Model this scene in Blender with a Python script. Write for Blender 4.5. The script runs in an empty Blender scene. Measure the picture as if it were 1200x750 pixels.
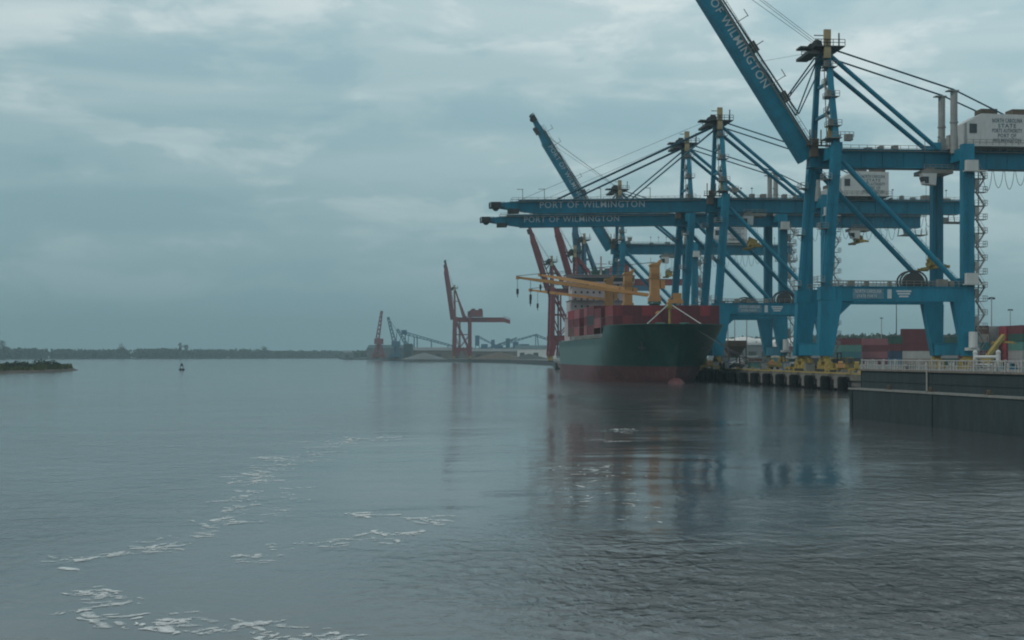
import bpy, math, random
from mathutils import Vector, Matrix, noise
R = math.radians
rnd = random.Random(7)
SC = bpy.context.scene
COL = SC.collection

# ------------------------------------------------------------------ camera
EYE = 6.7
YAW = R(5.38)
FPX = 1667.0                       # focal length in units of a 1200 px wide frame
cam_d = bpy.data.cameras.new('camera')
cam = bpy.data.objects.new('camera', cam_d); COL.objects.link(cam)
cam.location = (0, 0, EYE); cam.rotation_euler = (R(90), 0, -YAW)
cam_d.sensor_width = 36; cam_d.lens = 36 * FPX / 1200
cam_d.shift_y = 42 / 1200.0
cam_d.clip_start = 0.5; cam_d.clip_end = 20000
SC.camera = cam

# ------------------------------------------------------------------ world: overcast sky
SUN_EL, SUN_AZ = R(42), R(252)      # weak sun behind thin overcast, behind the viewer's left
w = bpy.data.worlds.new('World'); SC.world = w; w.use_nodes = True
nt = w.node_tree; nt.nodes.clear()
N = lambda t, **k: _n(nt, t, **k)
def _n(tree, t, **k):
    n = tree.nodes.new(t)
    for a, b in k.items(): setattr(n, a, b)
    return n
def ramp(tree, stops, interp='LINEAR'):
    n = tree.nodes.new('ShaderNodeValToRGB'); cr = n.color_ramp; cr.interpolation = interp
    while len(cr.elements) < len(stops): cr.elements.new(0.5)
    for e, (p, c) in zip(cr.elements, stops):
        e.position = p; e.color = (c, c, c, 1) if isinstance(c, (int, float)) else (*c, 1)
    return n
def math_n(tree, op, a, b=None, clamp=False):
    n = tree.nodes.new('ShaderNodeMath'); n.operation = op; n.use_clamp = clamp
    for i, v in enumerate((a, b)):
        if v is None: continue
        if isinstance(v, (int, float)): n.inputs[i].default_value = v
        else: tree.links.new(v, n.inputs[i])
    return n.outputs[0]
def mixc(tree, fac, a, b, mode='MIX'):
    n = tree.nodes.new('ShaderNodeMix'); n.data_type = 'RGBA'; n.blend_type = mode
    for i, v in ((0, fac), (6, a), (7, b)):
        if isinstance(v, (int, float)): n.inputs[i].default_value = v
        elif isinstance(v, tuple): n.inputs[i].default_value = (*v, 1)
        else: tree.links.new(v, n.inputs[i])
    return n.outputs[2]
tc = N('ShaderNodeTexCoord')
sep = N('ShaderNodeSeparateXYZ'); nt.links.new(tc.outputs['Generated'], sep.inputs[0])
sky = N('ShaderNodeTexSky', sky_type='NISHITA', sun_disc=False, sun_elevation=SUN_EL, sun_rotation=SUN_AZ, air_density=1.5, dust_density=3.0)
grad = ramp(nt, [(0.0, (.185, .320, .362)), (0.06, (.232, .375, .418)), (0.14, (.325, .475, .515)), (0.235, (.43, .575, .61)), (0.40, (.42, .52, .55)), (1.0, (.33, .40, .42))])
nt.links.new(sep.outputs[2], grad.inputs[0])
def cloud(scale, sx, sz, det, rough, off):
    mp = N('ShaderNodeMapping'); nt.links.new(tc.outputs['Generated'], mp.inputs[0])
    mp.inputs['Scale'].default_value = (sx, sx, sz); mp.inputs['Location'].default_value = off
    nz = N('ShaderNodeTexNoise'); nz.inputs['Scale'].default_value = scale
    nz.inputs['Detail'].default_value = det; nz.inputs['Roughness'].default_value = rough
    nz.inputs['Distortion'].default_value = 0.25
    nt.links.new(mp.outputs[0], nz.inputs['Vector']); return nz.outputs['Fac']
c1 = cloud(3.0, 1.0, 7.0, 6, .5, (3.1, 1.7, 0.35))
c2 = cloud(9.0, 1.0, 2.7, 7, .56, (0.3, 5.2, 2.0))
r1 = ramp(nt, [(0.40, 0.0), (0.60, 1.0)], 'EASE'); nt.links.new(c1, r1.inputs[0])
r2 = ramp(nt, [(0.44, 0.0), (0.58, 1.0)], 'EASE'); nt.links.new(c2, r2.inputs[0])
cl = math_n(nt, 'ADD', math_n(nt, 'MULTIPLY', r1.outputs[0], 0.56), math_n(nt, 'MULTIPLY', r2.outputs[0], 0.44), True)
# dark cloud base -> bright billow
shade = ramp(nt, [(0.0, (.74, .84, .88)), (0.5, (.97, .98, .98)), (1.0, (1.46, 1.27, 1.21))])
nt.links.new(cl, shade.inputs[0])
lowfade = ramp(nt, [(0.02, 0.2), (0.13, 0.85), (0.3, 1.0)]); nt.links.new(sep.outputs[2], lowfade.inputs[0])
shaded = mixc(nt, lowfade.outputs[0], (1.0, 1.0, 1.0), shade.outputs[0])
cloudcol = mixc(nt, 1.0, grad.outputs[0], shaded, 'MULTIPLY')
azr = ramp(nt, [(.30, (.93, .94, .95)), (.72, (1.20, 1.15, 1.14))]); nt.links.new(math_n(nt, 'ADD', math_n(nt, 'MULTIPLY', sep.outputs[0], .5), .5), azr.inputs[0])
cloudcol = mixc(nt, 1.0, cloudcol, azr.outputs[0], 'MULTIPLY')
sc10 = mixc(nt, 1.0, cloudcol, (10.0, 10.0, 10.0), 'MULTIPLY')
skyc = mixc(nt, 0.94, sky.outputs[0], sc10)
bg = N('ShaderNodeBackground'); bg.inputs[1].default_value = 0.10
nt.links.new(skyc, bg.inputs[0])
out = N('ShaderNodeOutputWorld'); nt.links.new(bg.outputs[0], out.inputs[0])

sun_d = bpy.data.lights.new('sun', 'SUN'); sun_d.energy = 1.0; sun_d.angle = R(12); sun_d.color = (1, .95, .88)
sun = bpy.data.objects.new('sun', sun_d); COL.objects.link(sun)
sv = Vector((-math.sin(R(72)) * math.cos(SUN_EL), -math.cos(R(72)) * math.cos(SUN_EL), math.sin(SUN_EL)))
sun.rotation_euler = sv.to_track_quat('Z', 'Y').to_euler(); sun.location = (0, 0, 200)

SC.view_settings.view_transform = 'Standard'; SC.view_settings.look = 'None'
SC.view_settings.exposure = 0.05; SC.view_settings.gamma = 1.0
SC.render.engine = 'CYCLES'
SC.cycles.use_denoising = True; SC.cycles.filter_width = 2.0
SC.cycles.max_bounces = 6; SC.cycles.volume_bounces = 1; SC.cycles.transparent_max_bounces = 12

def at(px, depth):
    """where a thing seen at column px of the 1200 px frame stands, given its distance"""
    lat = (px - 600) * depth / FPX
    return Vector((depth * math.sin(YAW) + lat * math.cos(YAW), depth * math.cos(YAW) - lat * math.sin(YAW), 0))
def hz(py, depth):
    return EYE + (417 - py) * depth / FPX

# ------------------------------------------------------------------ materials
def mat(name, col, rough=.6, metal=0.0, var=.18, scale=.35, col2=None, mix2=.35, stretch=(1, 1, 1), bump=0, bscale=8, spec=.5):
    m = bpy.data.materials.new(name); m.use_nodes = True; t = m.node_tree
    b = t.nodes['Principled BSDF']; b.inputs['Roughness'].default_value = rough
    b.inputs['Metallic'].default_value = metal; b.inputs['Specular IOR Level'].default_value = spec
    tcn = _n(t, 'ShaderNodeTexCoord'); mp = _n(t, 'ShaderNodeMapping')
    mp.inputs['Scale'].default_value = stretch; t.links.new(tcn.outputs['Object'], mp.inputs[0])
    nz = _n(t, 'ShaderNodeTexNoise'); nz.inputs['Scale'].default_value = scale; nz.inputs['Detail'].default_value = 8
    nz.inputs['Roughness'].default_value = .65
    t.links.new(mp.outputs[0], nz.inputs['Vector'])
    lo = tuple(c * (1 - var) for c in col); hi = tuple(min(1, c * (1 + var)) for c in col)
    rr = ramp(t, [(.32, lo), (.68, hi)]); t.links.new(nz.outputs['Fac'], rr.inputs[0])
    c = rr.outputs[0]
    if col2:
        n2 = _n(t, 'ShaderNodeTexNoise'); n2.inputs['Scale'].default_value = scale * 2.7; n2.inputs['Detail'].default_value = 10
        n2.inputs['Roughness'].default_value = .75
        t.links.new(mp.outputs[0], n2.inputs['Vector'])
        r3 = ramp(t, [(.52, 0.0), (.72, mix2)]); t.links.new(n2.outputs['Fac'], r3.inputs[0])
        c = mixc(t, r3.outputs[0], c, col2)
    t.links.new(c, b.inputs['Base Color'])
    if bump:
        n3 = _n(t, 'ShaderNodeTexNoise'); n3.inputs['Scale'].default_value = bscale; n3.inputs['Detail'].default_value = 4
        t.links.new(tcn.outputs['Object'], n3.inputs['Vector'])
        bm = _n(t, 'ShaderNodeBump'); bm.inputs['Strength'].default_value = bump; t.links.new(n3.outputs['Fac'], bm.inputs['Height'])
        t.links.new(bm.outputs[0], b.inputs['Normal'])
    return m
RUST = (.16, .07, .035)
M = {}
M['blue'] = mat('crane_blue_paint', (.006, .158, .245), .5, spec=.3, var=.22, scale=.3, col2=(.03, .06, .075), mix2=.6, stretch=(1, 1, .22))
M['bluegrey'] = mat('old_blue_paint', (.02, .10, .17), .6, var=.15, col2=(.10, .10, .09), mix2=.4)
M['red'] = mat('crane_red_paint', (.17, .028, .035), .6, var=.2, col2=(.08, .04, .03), mix2=.5)
M['rod'] = mat('dark_blue_bar', (.004, .06, .095), .6, var=.2)
M['grey'] = mat('galvanised_steel', (.21, .21, .19), .6, .3, var=.2, col2=RUST, mix2=.4)
M['palegrey'] = mat('pale_grey_pipe', (.24, .25, .24), .6, var=.2, col2=RUST, mix2=.35)
M['tan'] = mat('tan_sheet', (.30, .24, .13), .7, var=.2)
M['white'] = mat('white_sheet', (.46, .48, .47), .6, var=.08, scale=.8, col2=(.28, .24, .20), mix2=.35, stretch=(1, 1, .3))
M['palewhite'] = mat('dulled_white_paint', (.34, .35, .34), .7, var=.2, scale=2, col2=(.16, .12, .09), mix2=.6)
M['wletter'] = mat('white_lettering', (.45, .50, .52), .7, var=.12)
M['dletter'] = mat('dark_blue_lettering', (.045, .085, .12), .7, var=.1)
M['dark'] = mat('dark_steel', (.03, .033, .035), .6, var=.3)
M['black'] = mat('black_rubber', (.010, .011, .012), .9, var=.4, scale=1.5, spec=.15)
M['wallcon'] = mat('stained_concrete', (.12, .115, .095), .9, var=.35, scale=.6, col2=(.03, .035, .03), mix2=.8)
M['glass'] = mat('dark_glass', (.02, .03, .035), .15, var=.2)
M['yellow'] = mat('yellow_paint', (.29, .215, .05), .7, var=.25, scale=1.2, col2=(.12, .08, .03), mix2=.6)
M['ochre'] = mat('ochre_crane_paint', (.40, .215, .075), .6, var=.15, col2=(.2, .09, .04), mix2=.4)
M['rope'] = mat('wire_rope', (.05, .055, .06), .7, var=.1)
M['orange'] = mat('orange_paint', (.30, .12, .06), .6, var=.15)
M['concrete'] = mat('quay_concrete', (.20, .19, .165), .9, var=.25, scale=.15, col2=(.10, .09, .08), mix2=.5, bump=.2)
M['palecon'] = mat('fender_panel_concrete', (.15, .14, .125), .9, var=.25, scale=1.0, col2=(.05, .05, .045), mix2=.8)
M['darkcon'] = mat('dark_wharf_wall', (.017, .031, .036), .8, var=.4, scale=.6, col2=(.055, .06, .05), mix2=.6, stretch=(1, 1, .25), bump=.15, bscale=1.5)
M['ledge'] = mat('weathered_ledge', (.19, .20, .19), .85, var=.2, scale=1.5, col2=(.10, .08, .05), mix2=.5)
M['hgreen'] = mat('hull_green', (.006, .046, .040), .38, spec=.35, var=.35, scale=.3, col2=(.075, .07, .05), mix2=.6, stretch=(1, 1, .12), bump=.06, bscale=.8)
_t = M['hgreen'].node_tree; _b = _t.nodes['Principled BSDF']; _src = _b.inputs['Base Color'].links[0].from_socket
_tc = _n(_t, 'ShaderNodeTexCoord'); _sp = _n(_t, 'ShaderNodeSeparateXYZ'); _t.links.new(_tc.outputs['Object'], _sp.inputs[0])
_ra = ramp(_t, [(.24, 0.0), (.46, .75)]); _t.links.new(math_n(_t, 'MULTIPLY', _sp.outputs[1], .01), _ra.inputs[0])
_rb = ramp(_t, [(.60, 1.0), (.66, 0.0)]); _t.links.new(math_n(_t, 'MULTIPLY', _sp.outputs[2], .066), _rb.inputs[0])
_t.links.new(mixc(_t, math_n(_t, 'MULTIPLY', _ra.outputs[0], _rb.outputs[0]), _src, (.065, .125, .112)), _b.inputs['Base Color'])   # blends to a lighter green aft of the bow, below the upper strake
M['hred'] = mat('hull_boot_red', (.085, .028, .032), .6, var=.3, scale=.35, col2=(.22, .15, .135), mix2=.6, stretch=(1, 1, .35))
M['pgreen'] = mat('green_pedestal', (.02, .085, .065), .5, var=.2)
M['deck'] = mat('ship_deck_green', (.035, .10, .07), .7, var=.2)
M['house'] = mat('ship_white', (.42, .37, .38), .6, var=.08, scale=.3, col2=(.25, .16, .12), mix2=.35, stretch=(1, 1, .2))
M['grass'] = mat('marsh_grass', (.055, .075, .028), .9, var=.4, scale=.5, col2=(.12, .095, .045), mix2=.6)
M['mud'] = mat('bank_mud', (.07, .06, .045), .9, var=.3, bump=.3)
M['leaf'] = mat('foliage', (.030, .052, .026), .85, var=.4, scale=.1)
M['bark'] = mat('bark', (.07, .055, .04), .9, var=.3)
M['buildgrey'] = mat('grey_cladding', (.13, .15, .155), .7, var=.15, scale=.1)
M['buildteal'] = mat('teal_cladding', (.03, .08, .085), .7, var=.2, scale=.1)
M['buildtan'] = mat('tan_cladding', (.12, .105, .09), .8, var=.2, scale=.1)
M['dome'] = mat('white_tank_paint', (.62, .62, .60), .6, var=.1, scale=.2)
M['asphalt'] = mat('yard_paving', (.13, .13, .125), .9, var=.25, scale=.05, col2=(.08, .08, .078), mix2=.6)
M['brown'] = mat('rusty_brown', (.095, .075, .055), .85, var=.3)
CC = {'maroon': (.125, .024, .033), 'darkred': (.195, .032, .042), 'red': (.26, .035, .05), 'pink': (.25, .085, .10), 'teal': (.03, .14, .16),
      'green': (.02, .08, .06), 'navy': (.02, .05, .10), 'grey': (.28, .28, .28), 'white': (.42, .42, .40), 'blue': (.015, .12, .22),
      'brown': (.11, .055, .04), 'beige': (.30, .25, .21), 'seagreen': (.07, .20, .17), 'charcoal': (.03, .035, .04), 'orange': (.38, .12, .04)}
for k, c in CC.items():
    M['c_' + k] = mat('container_' + k, c, .6, var=.15, scale=.5, col2=tuple(min(1, x * .5 + .03) for x in c), mix2=.5, stretch=(1, 1, .4))

# ------------------------------------------------------------------ mesh helpers
class MB:
    def __init__(s): s.v = []; s.f = []; s.m = []; s.cur = 0
    def _add(s, vs, fs):
        o = len(s.v); s.v += [tuple(v) for v in vs]
        for f in fs: s.f.append(tuple(i + o for i in f)); s.m.append(s.cur)
    def box(s, c, d):
        x, y, z = c; a, b, e = d[0] / 2, d[1] / 2, d[2] / 2
        s._add([(x + i * a, y + j * b, z + k * e) for i in (-1, 1) for j in (-1, 1) for k in (-1, 1)],
               [(0, 1, 3, 2), (4, 6, 7, 5), (0, 4, 5, 1), (2, 3, 7, 6), (0, 2, 6, 4), (1, 5, 7, 3)])
        return s
    def bx(s, x0, x1, y0, y1, z0, z1):
        return s.box(((x0 + x1) / 2, (y0 + y1) / 2, (z0 + z1) / 2), (x1 - x0, y1 - y0, z1 - z0))
    def bar(s, p, q, w, h=None, w2=None, h2=None):
        h = h or w; w2 = w2 or w; h2 = h2 or h
        p = Vector(p); q = Vector(q); d = (q - p).normalized()
        up = Vector((0, 0, 1)) if abs(d.z) < .95 else Vector((0, 1, 0))
        sx = d.cross(up).normalized(); up = sx.cross(d)
        vs = [o + sx * i * a / 2 + up * j * b / 2 for o, a, b in ((p, w, h), (q, w2, h2)) for i, j in ((-1, -1), (1, -1), (1, 1), (-1, 1))]
        s._add(vs, [(0, 1, 2, 3), (7, 6, 5, 4), (0, 4, 5, 1), (1, 5, 6, 2), (2, 6, 7, 3), (3, 7, 4, 0)]); return s
    def tube(s, p, q, r, n=8, r2=None):
        r2 = r if r2 is None else r2
        p = Vector(p); q = Vector(q); d = (q - p).normalized()
        up = Vector((0, 0, 1)) if abs(d.z) < .95 else Vector((0, 1, 0))
        a = d.cross(up).normalized(); b = d.cross(a)
        vs = [o + (a * math.cos(2 * math.pi * i / n) + b * math.sin(2 * math.pi * i / n)) * rr for o, rr in ((p, r), (q, r2)) for i in range(n)]
        s._add(vs, [(i, (i + 1) % n, n + (i + 1) % n, n + i) for i in range(n)] + [tuple(range(n - 1, -1, -1)), tuple(range(n, 2 * n))]); return s
    def poly(s, pts):
        for a, b in zip(pts, pts[1:]): pass
        return s
    def wire(s, pts, r, n=4):
        for a, b in zip(pts, pts[1:]): s.tube(a, b, r, n)
        return s
    def prism(s, prof, y0, y1, axis='y'):
        n = len(prof)
        f = (lambda a, b, y: (a, y, b)) if axis == 'y' else (lambda a, b, y: (y, a, b)) if axis == 'x' else (lambda a, b, y: (a, b, y))
        vs = [f(a, b, y0) for a, b in prof] + [f(a, b, y1) for a, b in prof]
        s._add(vs, [tuple(range(n - 1, -1, -1)), tuple(range(n, 2 * n))] + [(i, (i + 1) % n, n + (i + 1) % n, n + i) for i in range(n)]); return s
    def rail(s, p, q, h=1.1, step=1.6, r=.035, rails=2):
        p = Vector(p); q = Vector(q); L = (q - p).length; n = max(1, int(L / step)); u = Vector((0, 0, 1))
        for i in range(n + 1):
            a = p.lerp(q, i / n); s.bar(a, a + u * h, r * 2)
        for k in range(rails): s.bar(p + u * h * (k + 1) / rails, q + u * h * (k + 1) / rails, r * 2)
        return s
    def sphere(s, c, rad, nu=10, nv=6, zs=1, half=False):
        vs = []; fs = []
        lo = 0 if half else -math.pi / 2
        for j in range(nv + 1):
            a = lo + (math.pi / 2 - lo) * j / nv
            for i in range(nu):
                t = 2 * math.pi * i / nu
                vs.append((c[0] + rad * math.cos(a) * math.cos(t), c[1] + rad * math.cos(a) * math.sin(t), c[2] + rad * zs * math.sin(a)))
        for j in range(nv):
            for i in range(nu): fs.append((j * nu + i, j * nu + (i + 1) % nu, (j + 1) * nu + (i + 1) % nu, (j + 1) * nu + i))
        s._add(vs, fs); return s
    def leaves(s, c, rad, n, size, zs=1.0):
        for _ in range(n):
            while True:
                p = Vector((rnd.uniform(-1, 1), rnd.uniform(-1, 1), rnd.uniform(-1, 1)))
                if p.length <= 1: break
            p = Vector((c[0] + p.x * rad, c[1] + p.y * rad, c[2] + p.z * rad * zs))
            a = Vector((rnd.gauss(0, 1), rnd.gauss(0, 1), rnd.gauss(0, 1))).normalized(); b = a.orthogonal().normalized()
            b = Matrix.Rotation(rnd.uniform(0, 6.28), 3, a) @ b; cc = a.cross(b); z = size * rnd.uniform(.5, 1.3)
            s._add([p + b * z, p + cc * z * .8 - b * .2 * z, p - b * z, p - cc * z * .7 + b * .15 * z], [(0, 1, 2, 3)])
        return s
    def mesh(s, name, mats):
        me = bpy.data.meshes.new(name); me.from_pydata(s.v, [], s.f)
        for m in (mats if isinstance(mats, (list, tuple)) else [mats]): me.materials.append(M[m] if isinstance(m, str) else m)
        if max(s.m, default=0) > 0:
            for p, i in zip(me.polygons, s.m): p.material_index = i
        me.update(); return me
    def build(s, name, mats, parent=None, loc=None):
        o = bpy.data.objects.new(name, s.mesh(name, mats)); COL.objects.link(o)
        if parent: o.parent = parent
        if loc is not None: o.location = loc
        return o
def tag(o, label=None, cat=None, group=None, kind=None):
    if label: o['label'] = label
    if cat: o['category'] = cat
    if group: o['group'] = group
    if kind: o['kind'] = kind
    return o
def thing(name, label, cat, loc=(0, 0, 0), rz=0, group=None):
    o = bpy.data.objects.new(name, None); COL.objects.link(o); o.empty_display_size = .5
    o.location = loc; o.rotation_euler = (0, 0, rz); return tag(o, label, cat, group)
def copy_tree(o, parent=None):
    c = o.copy(); COL.objects.link(c); c.parent = parent
    for ch in list(o.children): copy_tree(ch, c)
    return c
FONT_CACHE = {}
def lettering(text, size, m, parent, loc, rot=(R(90), 0, 0), width=None, align='CENTER', name='lettering', bold=.012):
    key = (text, size, width, align, m, bold)
    if key not in FONT_CACHE:
        cu = bpy.data.curves.new('lettering', 'FONT'); cu.body = text; cu.size = size; cu.align_x = align; cu.align_y = 'CENTER'
        cu.extrude = .01; cu.offset = bold * size; cu.resolution_u = 3
        cu.space_character = 1.12
        tmp = bpy.data.objects.new('lettering', cu); COL.objects.link(tmp)
        bpy.context.view_layer.update()
        me = bpy.data.meshes.new_from_object(tmp.evaluated_get(bpy.context.evaluated_depsgraph_get()))
        me.materials.clear(); me.materials.append(M[m])
        if width:
            xs = [v.co.x for v in me.vertices]; k = width / (max(xs) - min(xs))
            for v in me.vertices: v.co.x *= k
        bpy.data.objects.remove(tmp); FONT_CACHE[key] = me
    o = bpy.data.objects.new(name, FONT_CACHE[key]); COL.objects.link(o); o.parent = parent
    o.location = loc; o.rotation_euler = rot; return o

# ------------------------------------------------------------------ water
def water_material():
    m = bpy.data.materials.new('river_water'); m.use_nodes = True; t = m.node_tree
    b = t.nodes['Principled BSDF']
    b.inputs['Roughness'].default_value = .09
    b.inputs['IOR'].default_value = 1.33
    tcn = _n(t, 'ShaderNodeTexCoord')
    def nz(scale, sc=(1, 1, 1), det=4, rough=.5, dist=0.0, rot=0):
        mp = _n(t, 'ShaderNodeMapping'); mp.inputs['Scale'].default_value = sc; mp.inputs['Rotation'].default_value = (0, 0, rot)
        t.links.new(tcn.outputs['Object'], mp.inputs[0])
        n = _n(t, 'ShaderNodeTexNoise'); n.inputs['Scale'].default_value = scale; n.inputs['Detail'].default_value = det
        n.inputs['Roughness'].default_value = rough; n.inputs['Distortion'].default_value = dist
        t.links.new(mp.outputs[0], n.inputs['Vector']); return n.outputs['Fac']
    # silt in the river: colour patches
    sl = ramp(t, [(.3, (.056, .062, .067)), (.7, (.098, .100, .101))]); t.links.new(nz(.012, (1, .35, 1), 5, .6, 1.0), sl.inputs[0])
    t.links.new(sl.outputs[0], b.inputs['Base Color'])
    # ruffled patches against slicks
    mask = ramp(t, [(.38, .65), (.62, 1.25)], 'EASE'); t.links.new(nz(.016, (1.0, .45, 1), 4, .55, 1.6, .25), mask.inputs[0])
    chp = _n(t, 'ShaderNodeAttribute', attribute_name='chop')
    small = nz(1.7, (1.25, .6, 1), 5, .55, .6, .45)
    mid = nz(.55, (.75, 1.0, 1), 4, .5, .5, -.35)
    big = nz(.07, (.6, 1.0, 1), 3, .5, .3, .2)
    h = math_n(t, 'ADD', math_n(t, 'MULTIPLY', small, .22), math_n(t, 'MULTIPLY', mid, .36))
    h = math_n(t, 'MULTIPLY', math_n(t, 'MULTIPLY', h, mask.outputs[0]), chp.outputs['Fac'])
    h = math_n(t, 'ADD', h, math_n(t, 'MULTIPLY', big, .22))
    bp = _n(t, 'ShaderNodeBump'); bp.inputs['Strength'].default_value = 1.0; bp.inputs['Distance'].default_value = 1.0
    t.links.new(h, bp.inputs['Height']); t.links.new(bp.outputs[0], b.inputs['Normal'])
    return m
WS = 5200
def wpt(px, py):
    return at(px, EYE * FPX / (py - 417))
# how ruffled the surface is: wind-ruffled patches, slicks inside the wake, an eddy line off the ship's bow
def poly_dist(p, pts):
    best = 1e9; sgn = 1
    for a, b in zip(pts, pts[1:]):
        d = b - a; f = max(0, min(1, (p - a).dot(d) / d.length_squared)); q = a + d * f; L_ = (p - q).length
        if L_ < best: best = L_; sgn = 1 if d.x * (p.y - a.y) - d.y * (p.x - a.x) > 0 else -1
    return best, sgn
wake_line = [wpt(*q) for q in ((-40, 700), (60, 686), (150, 640), (255, 612), (290, 572), (345, 535), (430, 512), (520, 480), (600, 455))]
eddy_a = [wpt(*q) for q in ((655, 465), (700, 468), (738, 478), (742, 497), (715, 510), (688, 521))]
eddy_b = [wpt(*q) for q in ((742, 496), (790, 499), (838, 494))]
eddy_c = [wpt(*q) for q in ((700, 560), (722, 575), (738, 600))]
eddy_a, eddy_b, eddy_c = ([Vector((q.x, q.y / 4.0, 0)) for q in e_] for e_ in (eddy_a, eddy_b, eddy_c))
blob = [(wpt(820, 610), 9, -.24), (wpt(945, 630), 9, -.26), (wpt(880, 655), 5, -.2), (wpt(720, 690), 5, -.12), (wpt(450, 700), 8, -.1), (wpt(950, 560), 16, -.15), (wpt(600, 560), 16, -.12), (wpt(1090, 660), 13, .7), (wpt(985, 690), 7, .8), (wpt(1150, 600), 12, .6), (wpt(1000, 730), 8, .5), (wpt(650, 680), 8, .3)]
def chop(x, y):
    p = Vector((x, y, 0)); n_ = noise.noise(Vector((x * .045, y * .03, 1.7))); n2 = noise.noise(Vector((x * .013, y * .008, 5.1)))
    d, sg = poly_dist(p, wake_line); v = .24 + .26 * n2 + .12 * n_
    side = max(-1, min(1, sg * d / 4.0))
    v += .12 * side if x < 25 else 0
    for c, r_, k in blob: v += k * math.exp(-((p - c).length / r_) ** 2) * (1 + .8 * n_)
    pw = Vector((x, y / 4.0, 0))
    for pts, w_, k in ((eddy_a, 3.0, -.4), (eddy_b, 2.4, -.4), (eddy_c, 2.0, -.35)):
        dd, _ = poly_dist(pw, pts); v += k * math.exp(-(dd / w_) ** 2)
    return max(.035, min(2.0, v))
GX0, GX1, GY0, GY1, GS = -110, 110, 20, 300, 2.0
nx = int((GX1 - GX0) / GS) + 1; ny = int((GY1 - GY0) / GS) + 1
vs = [(GX0 + i * GS, GY0 + j * GS, 0) for j in range(ny) for i in range(nx)]
fs = [(j * nx + i, j * nx + i + 1, (j + 1) * nx + i + 1, (j + 1) * nx + i) for j in range(ny - 1) for i in range(nx - 1)]
o_ = len(vs); vs += [(-WS, -1200, 0), (WS, -1200, 0), (WS, WS, 0), (-WS, WS, 0)]
c00, c10, c11, c01 = 0, nx - 1, ny * nx - 1, (ny - 1) * nx
fs += [(o_, o_ + 1) + tuple(range(nx - 1, -1, -1)), (o_ + 1, o_ + 2) + tuple(j * nx + nx - 1 for j in range(ny - 1, -1, -1)),
       (o_ + 2, o_ + 3) + tuple((ny - 1) * nx + i for i in range(nx)), (o_ + 3, o_) + tuple(j * nx for j in range(ny))]
me = MB(); me._add(vs, fs)
wt = me.build('water', water_material()); tag(wt, kind='structure')
ca = wt.data.attributes.new('chop', 'FLOAT', 'POINT')
for i, v in enumerate(vs): ca.data[i].value = chop(v[0], v[1]) if i < o_ else .24
for j in range(ny):
    for i in range(nx):
        e_ = min(i, nx - 1 - i, j + 99, ny - 1 - j) / 8.0
        if e_ < 1: ca.data[j * nx + i].value = ca.data[j * nx + i].value * e_ + .24 * (1 - e_)

# ------------------------------------------------------------------ quay, yard and far land
DZ = 3.2                                         # quay deck height
QX = 89.0
wharf_pts = [at(650, 1000), at(600, 1300), at(540, 1500), at(470, 1950), at(398, 2700)]
outline = [(QX, -150), (QX, 700)] + [(p.x, p.y) for p in wharf_pts] + [(at(398, 2700).x + 40, at(398, 2700).y + 500), (1500, 4400), (3200, 4400), (3200, -150)]
mb = MB(); mb.prism(outline, .9, DZ, 'z')
g = mb.build('ground', 'asphalt'); tag(g, kind='structure')
mb = MB()
wl = [Vector((QX, 700, 0))] + [Vector((p.x, p.y, 0)) for p in wharf_pts]
for a_, b_ in zip(wl, wl[1:]): mb.bar(a_ + Vector((0, 0, 1.0)), b_ + Vector((0, 0, 1.0)), 3.0, 4.6)
tag(mb.build('far_quay_wall', 'dark'), 'low dark quay wall edging the distant wharf', 'wall')
# the concrete apron along the quay edge, 4 mm above the yard
mb = MB(); mb.bx(QX, QX + 46, -150, 700, DZ - .2, DZ + .004)
tag(mb.build('quay_apron', 'concrete'), kind='structure')
for i, xx in enumerate((92.2, 122.7)):
    mb = MB(); mb.bx(xx - .09, xx + .09, -150, 700, DZ, DZ + .05)
    tag(mb.build('crane_rail', 'dark'), ('steel crane rail set in the quay near the water edge', 'steel crane rail set in the quay under the landside legs')[i], 'rail', 'crane rails on the quay')
# quay face: capping beam, bulkhead set back, piles
mb = MB(); mb.bx(QX - .45, QX, -150, 700, DZ - 1.15, DZ + .02); mb.bx(QX + 3.4, QX + 3.8, -150, 700, -1, .95)
tag(mb.build('quay_wall', 'wallcon'), 'weathered concrete quay wall and capping beam behind the black fenders', 'wall')
mb = MB(); mb.bx(QX - .42, QX - .08, -150, 700, DZ + .02, DZ + .30)
tag(mb.build('edge_kerb', 'yellow'), 'faded yellow kerb beam running along the quay edge', 'kerb')
mb = MB()
for k in range(64): mb.tube((QX + .4, 152 + k * 5.25, -1.5), (QX + .4, 152 + k * 5.25, 1.6), .42, 8)
pl = mb.build('quay_piles', 'dark'); tag(pl, kind='structure')
# fenders and panels
fp = MB()
fp.bx(-.28, .28, -1.4, 1.4, -.05, 2.3)
fend_panel_me = fp.mesh('fender_panel', 'palecon')
fb = MB(); fb.tube((0, 0, -.2), (0, 0, 2.5), 1.0, 14); fb.tube((0, 0, 2.5), (0, 0, 2.75), 1.0, 14, .75)
fb_me = fb.mesh('rubber_body', 'black')
cb = MB(); cb.tube((.55, -.5, 2.5), (1.0, -.5, 3.3), .06, 5); cb.tube((.55, .5, 2.5), (1.0, .5, 3.3), .06, 5); cb.bx(.6, 1.0, -.8, .8, 2.2, 2.7)
cb_me = cb.mesh('chain_bracket', 'dark')
ORD = ['first', 'second', 'third', 'fourth', 'fifth', 'sixth', 'seventh', 'eighth', 'ninth', 'tenth', 'eleventh', 'twelfth', 'thirteenth', 'fourteenth', 'fifteenth', 'sixteenth', 'seventeenth', 'eighteenth', 'nineteenth', 'twentieth']
fy = [262 + i * 10.6 for i in range(14)]
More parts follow.
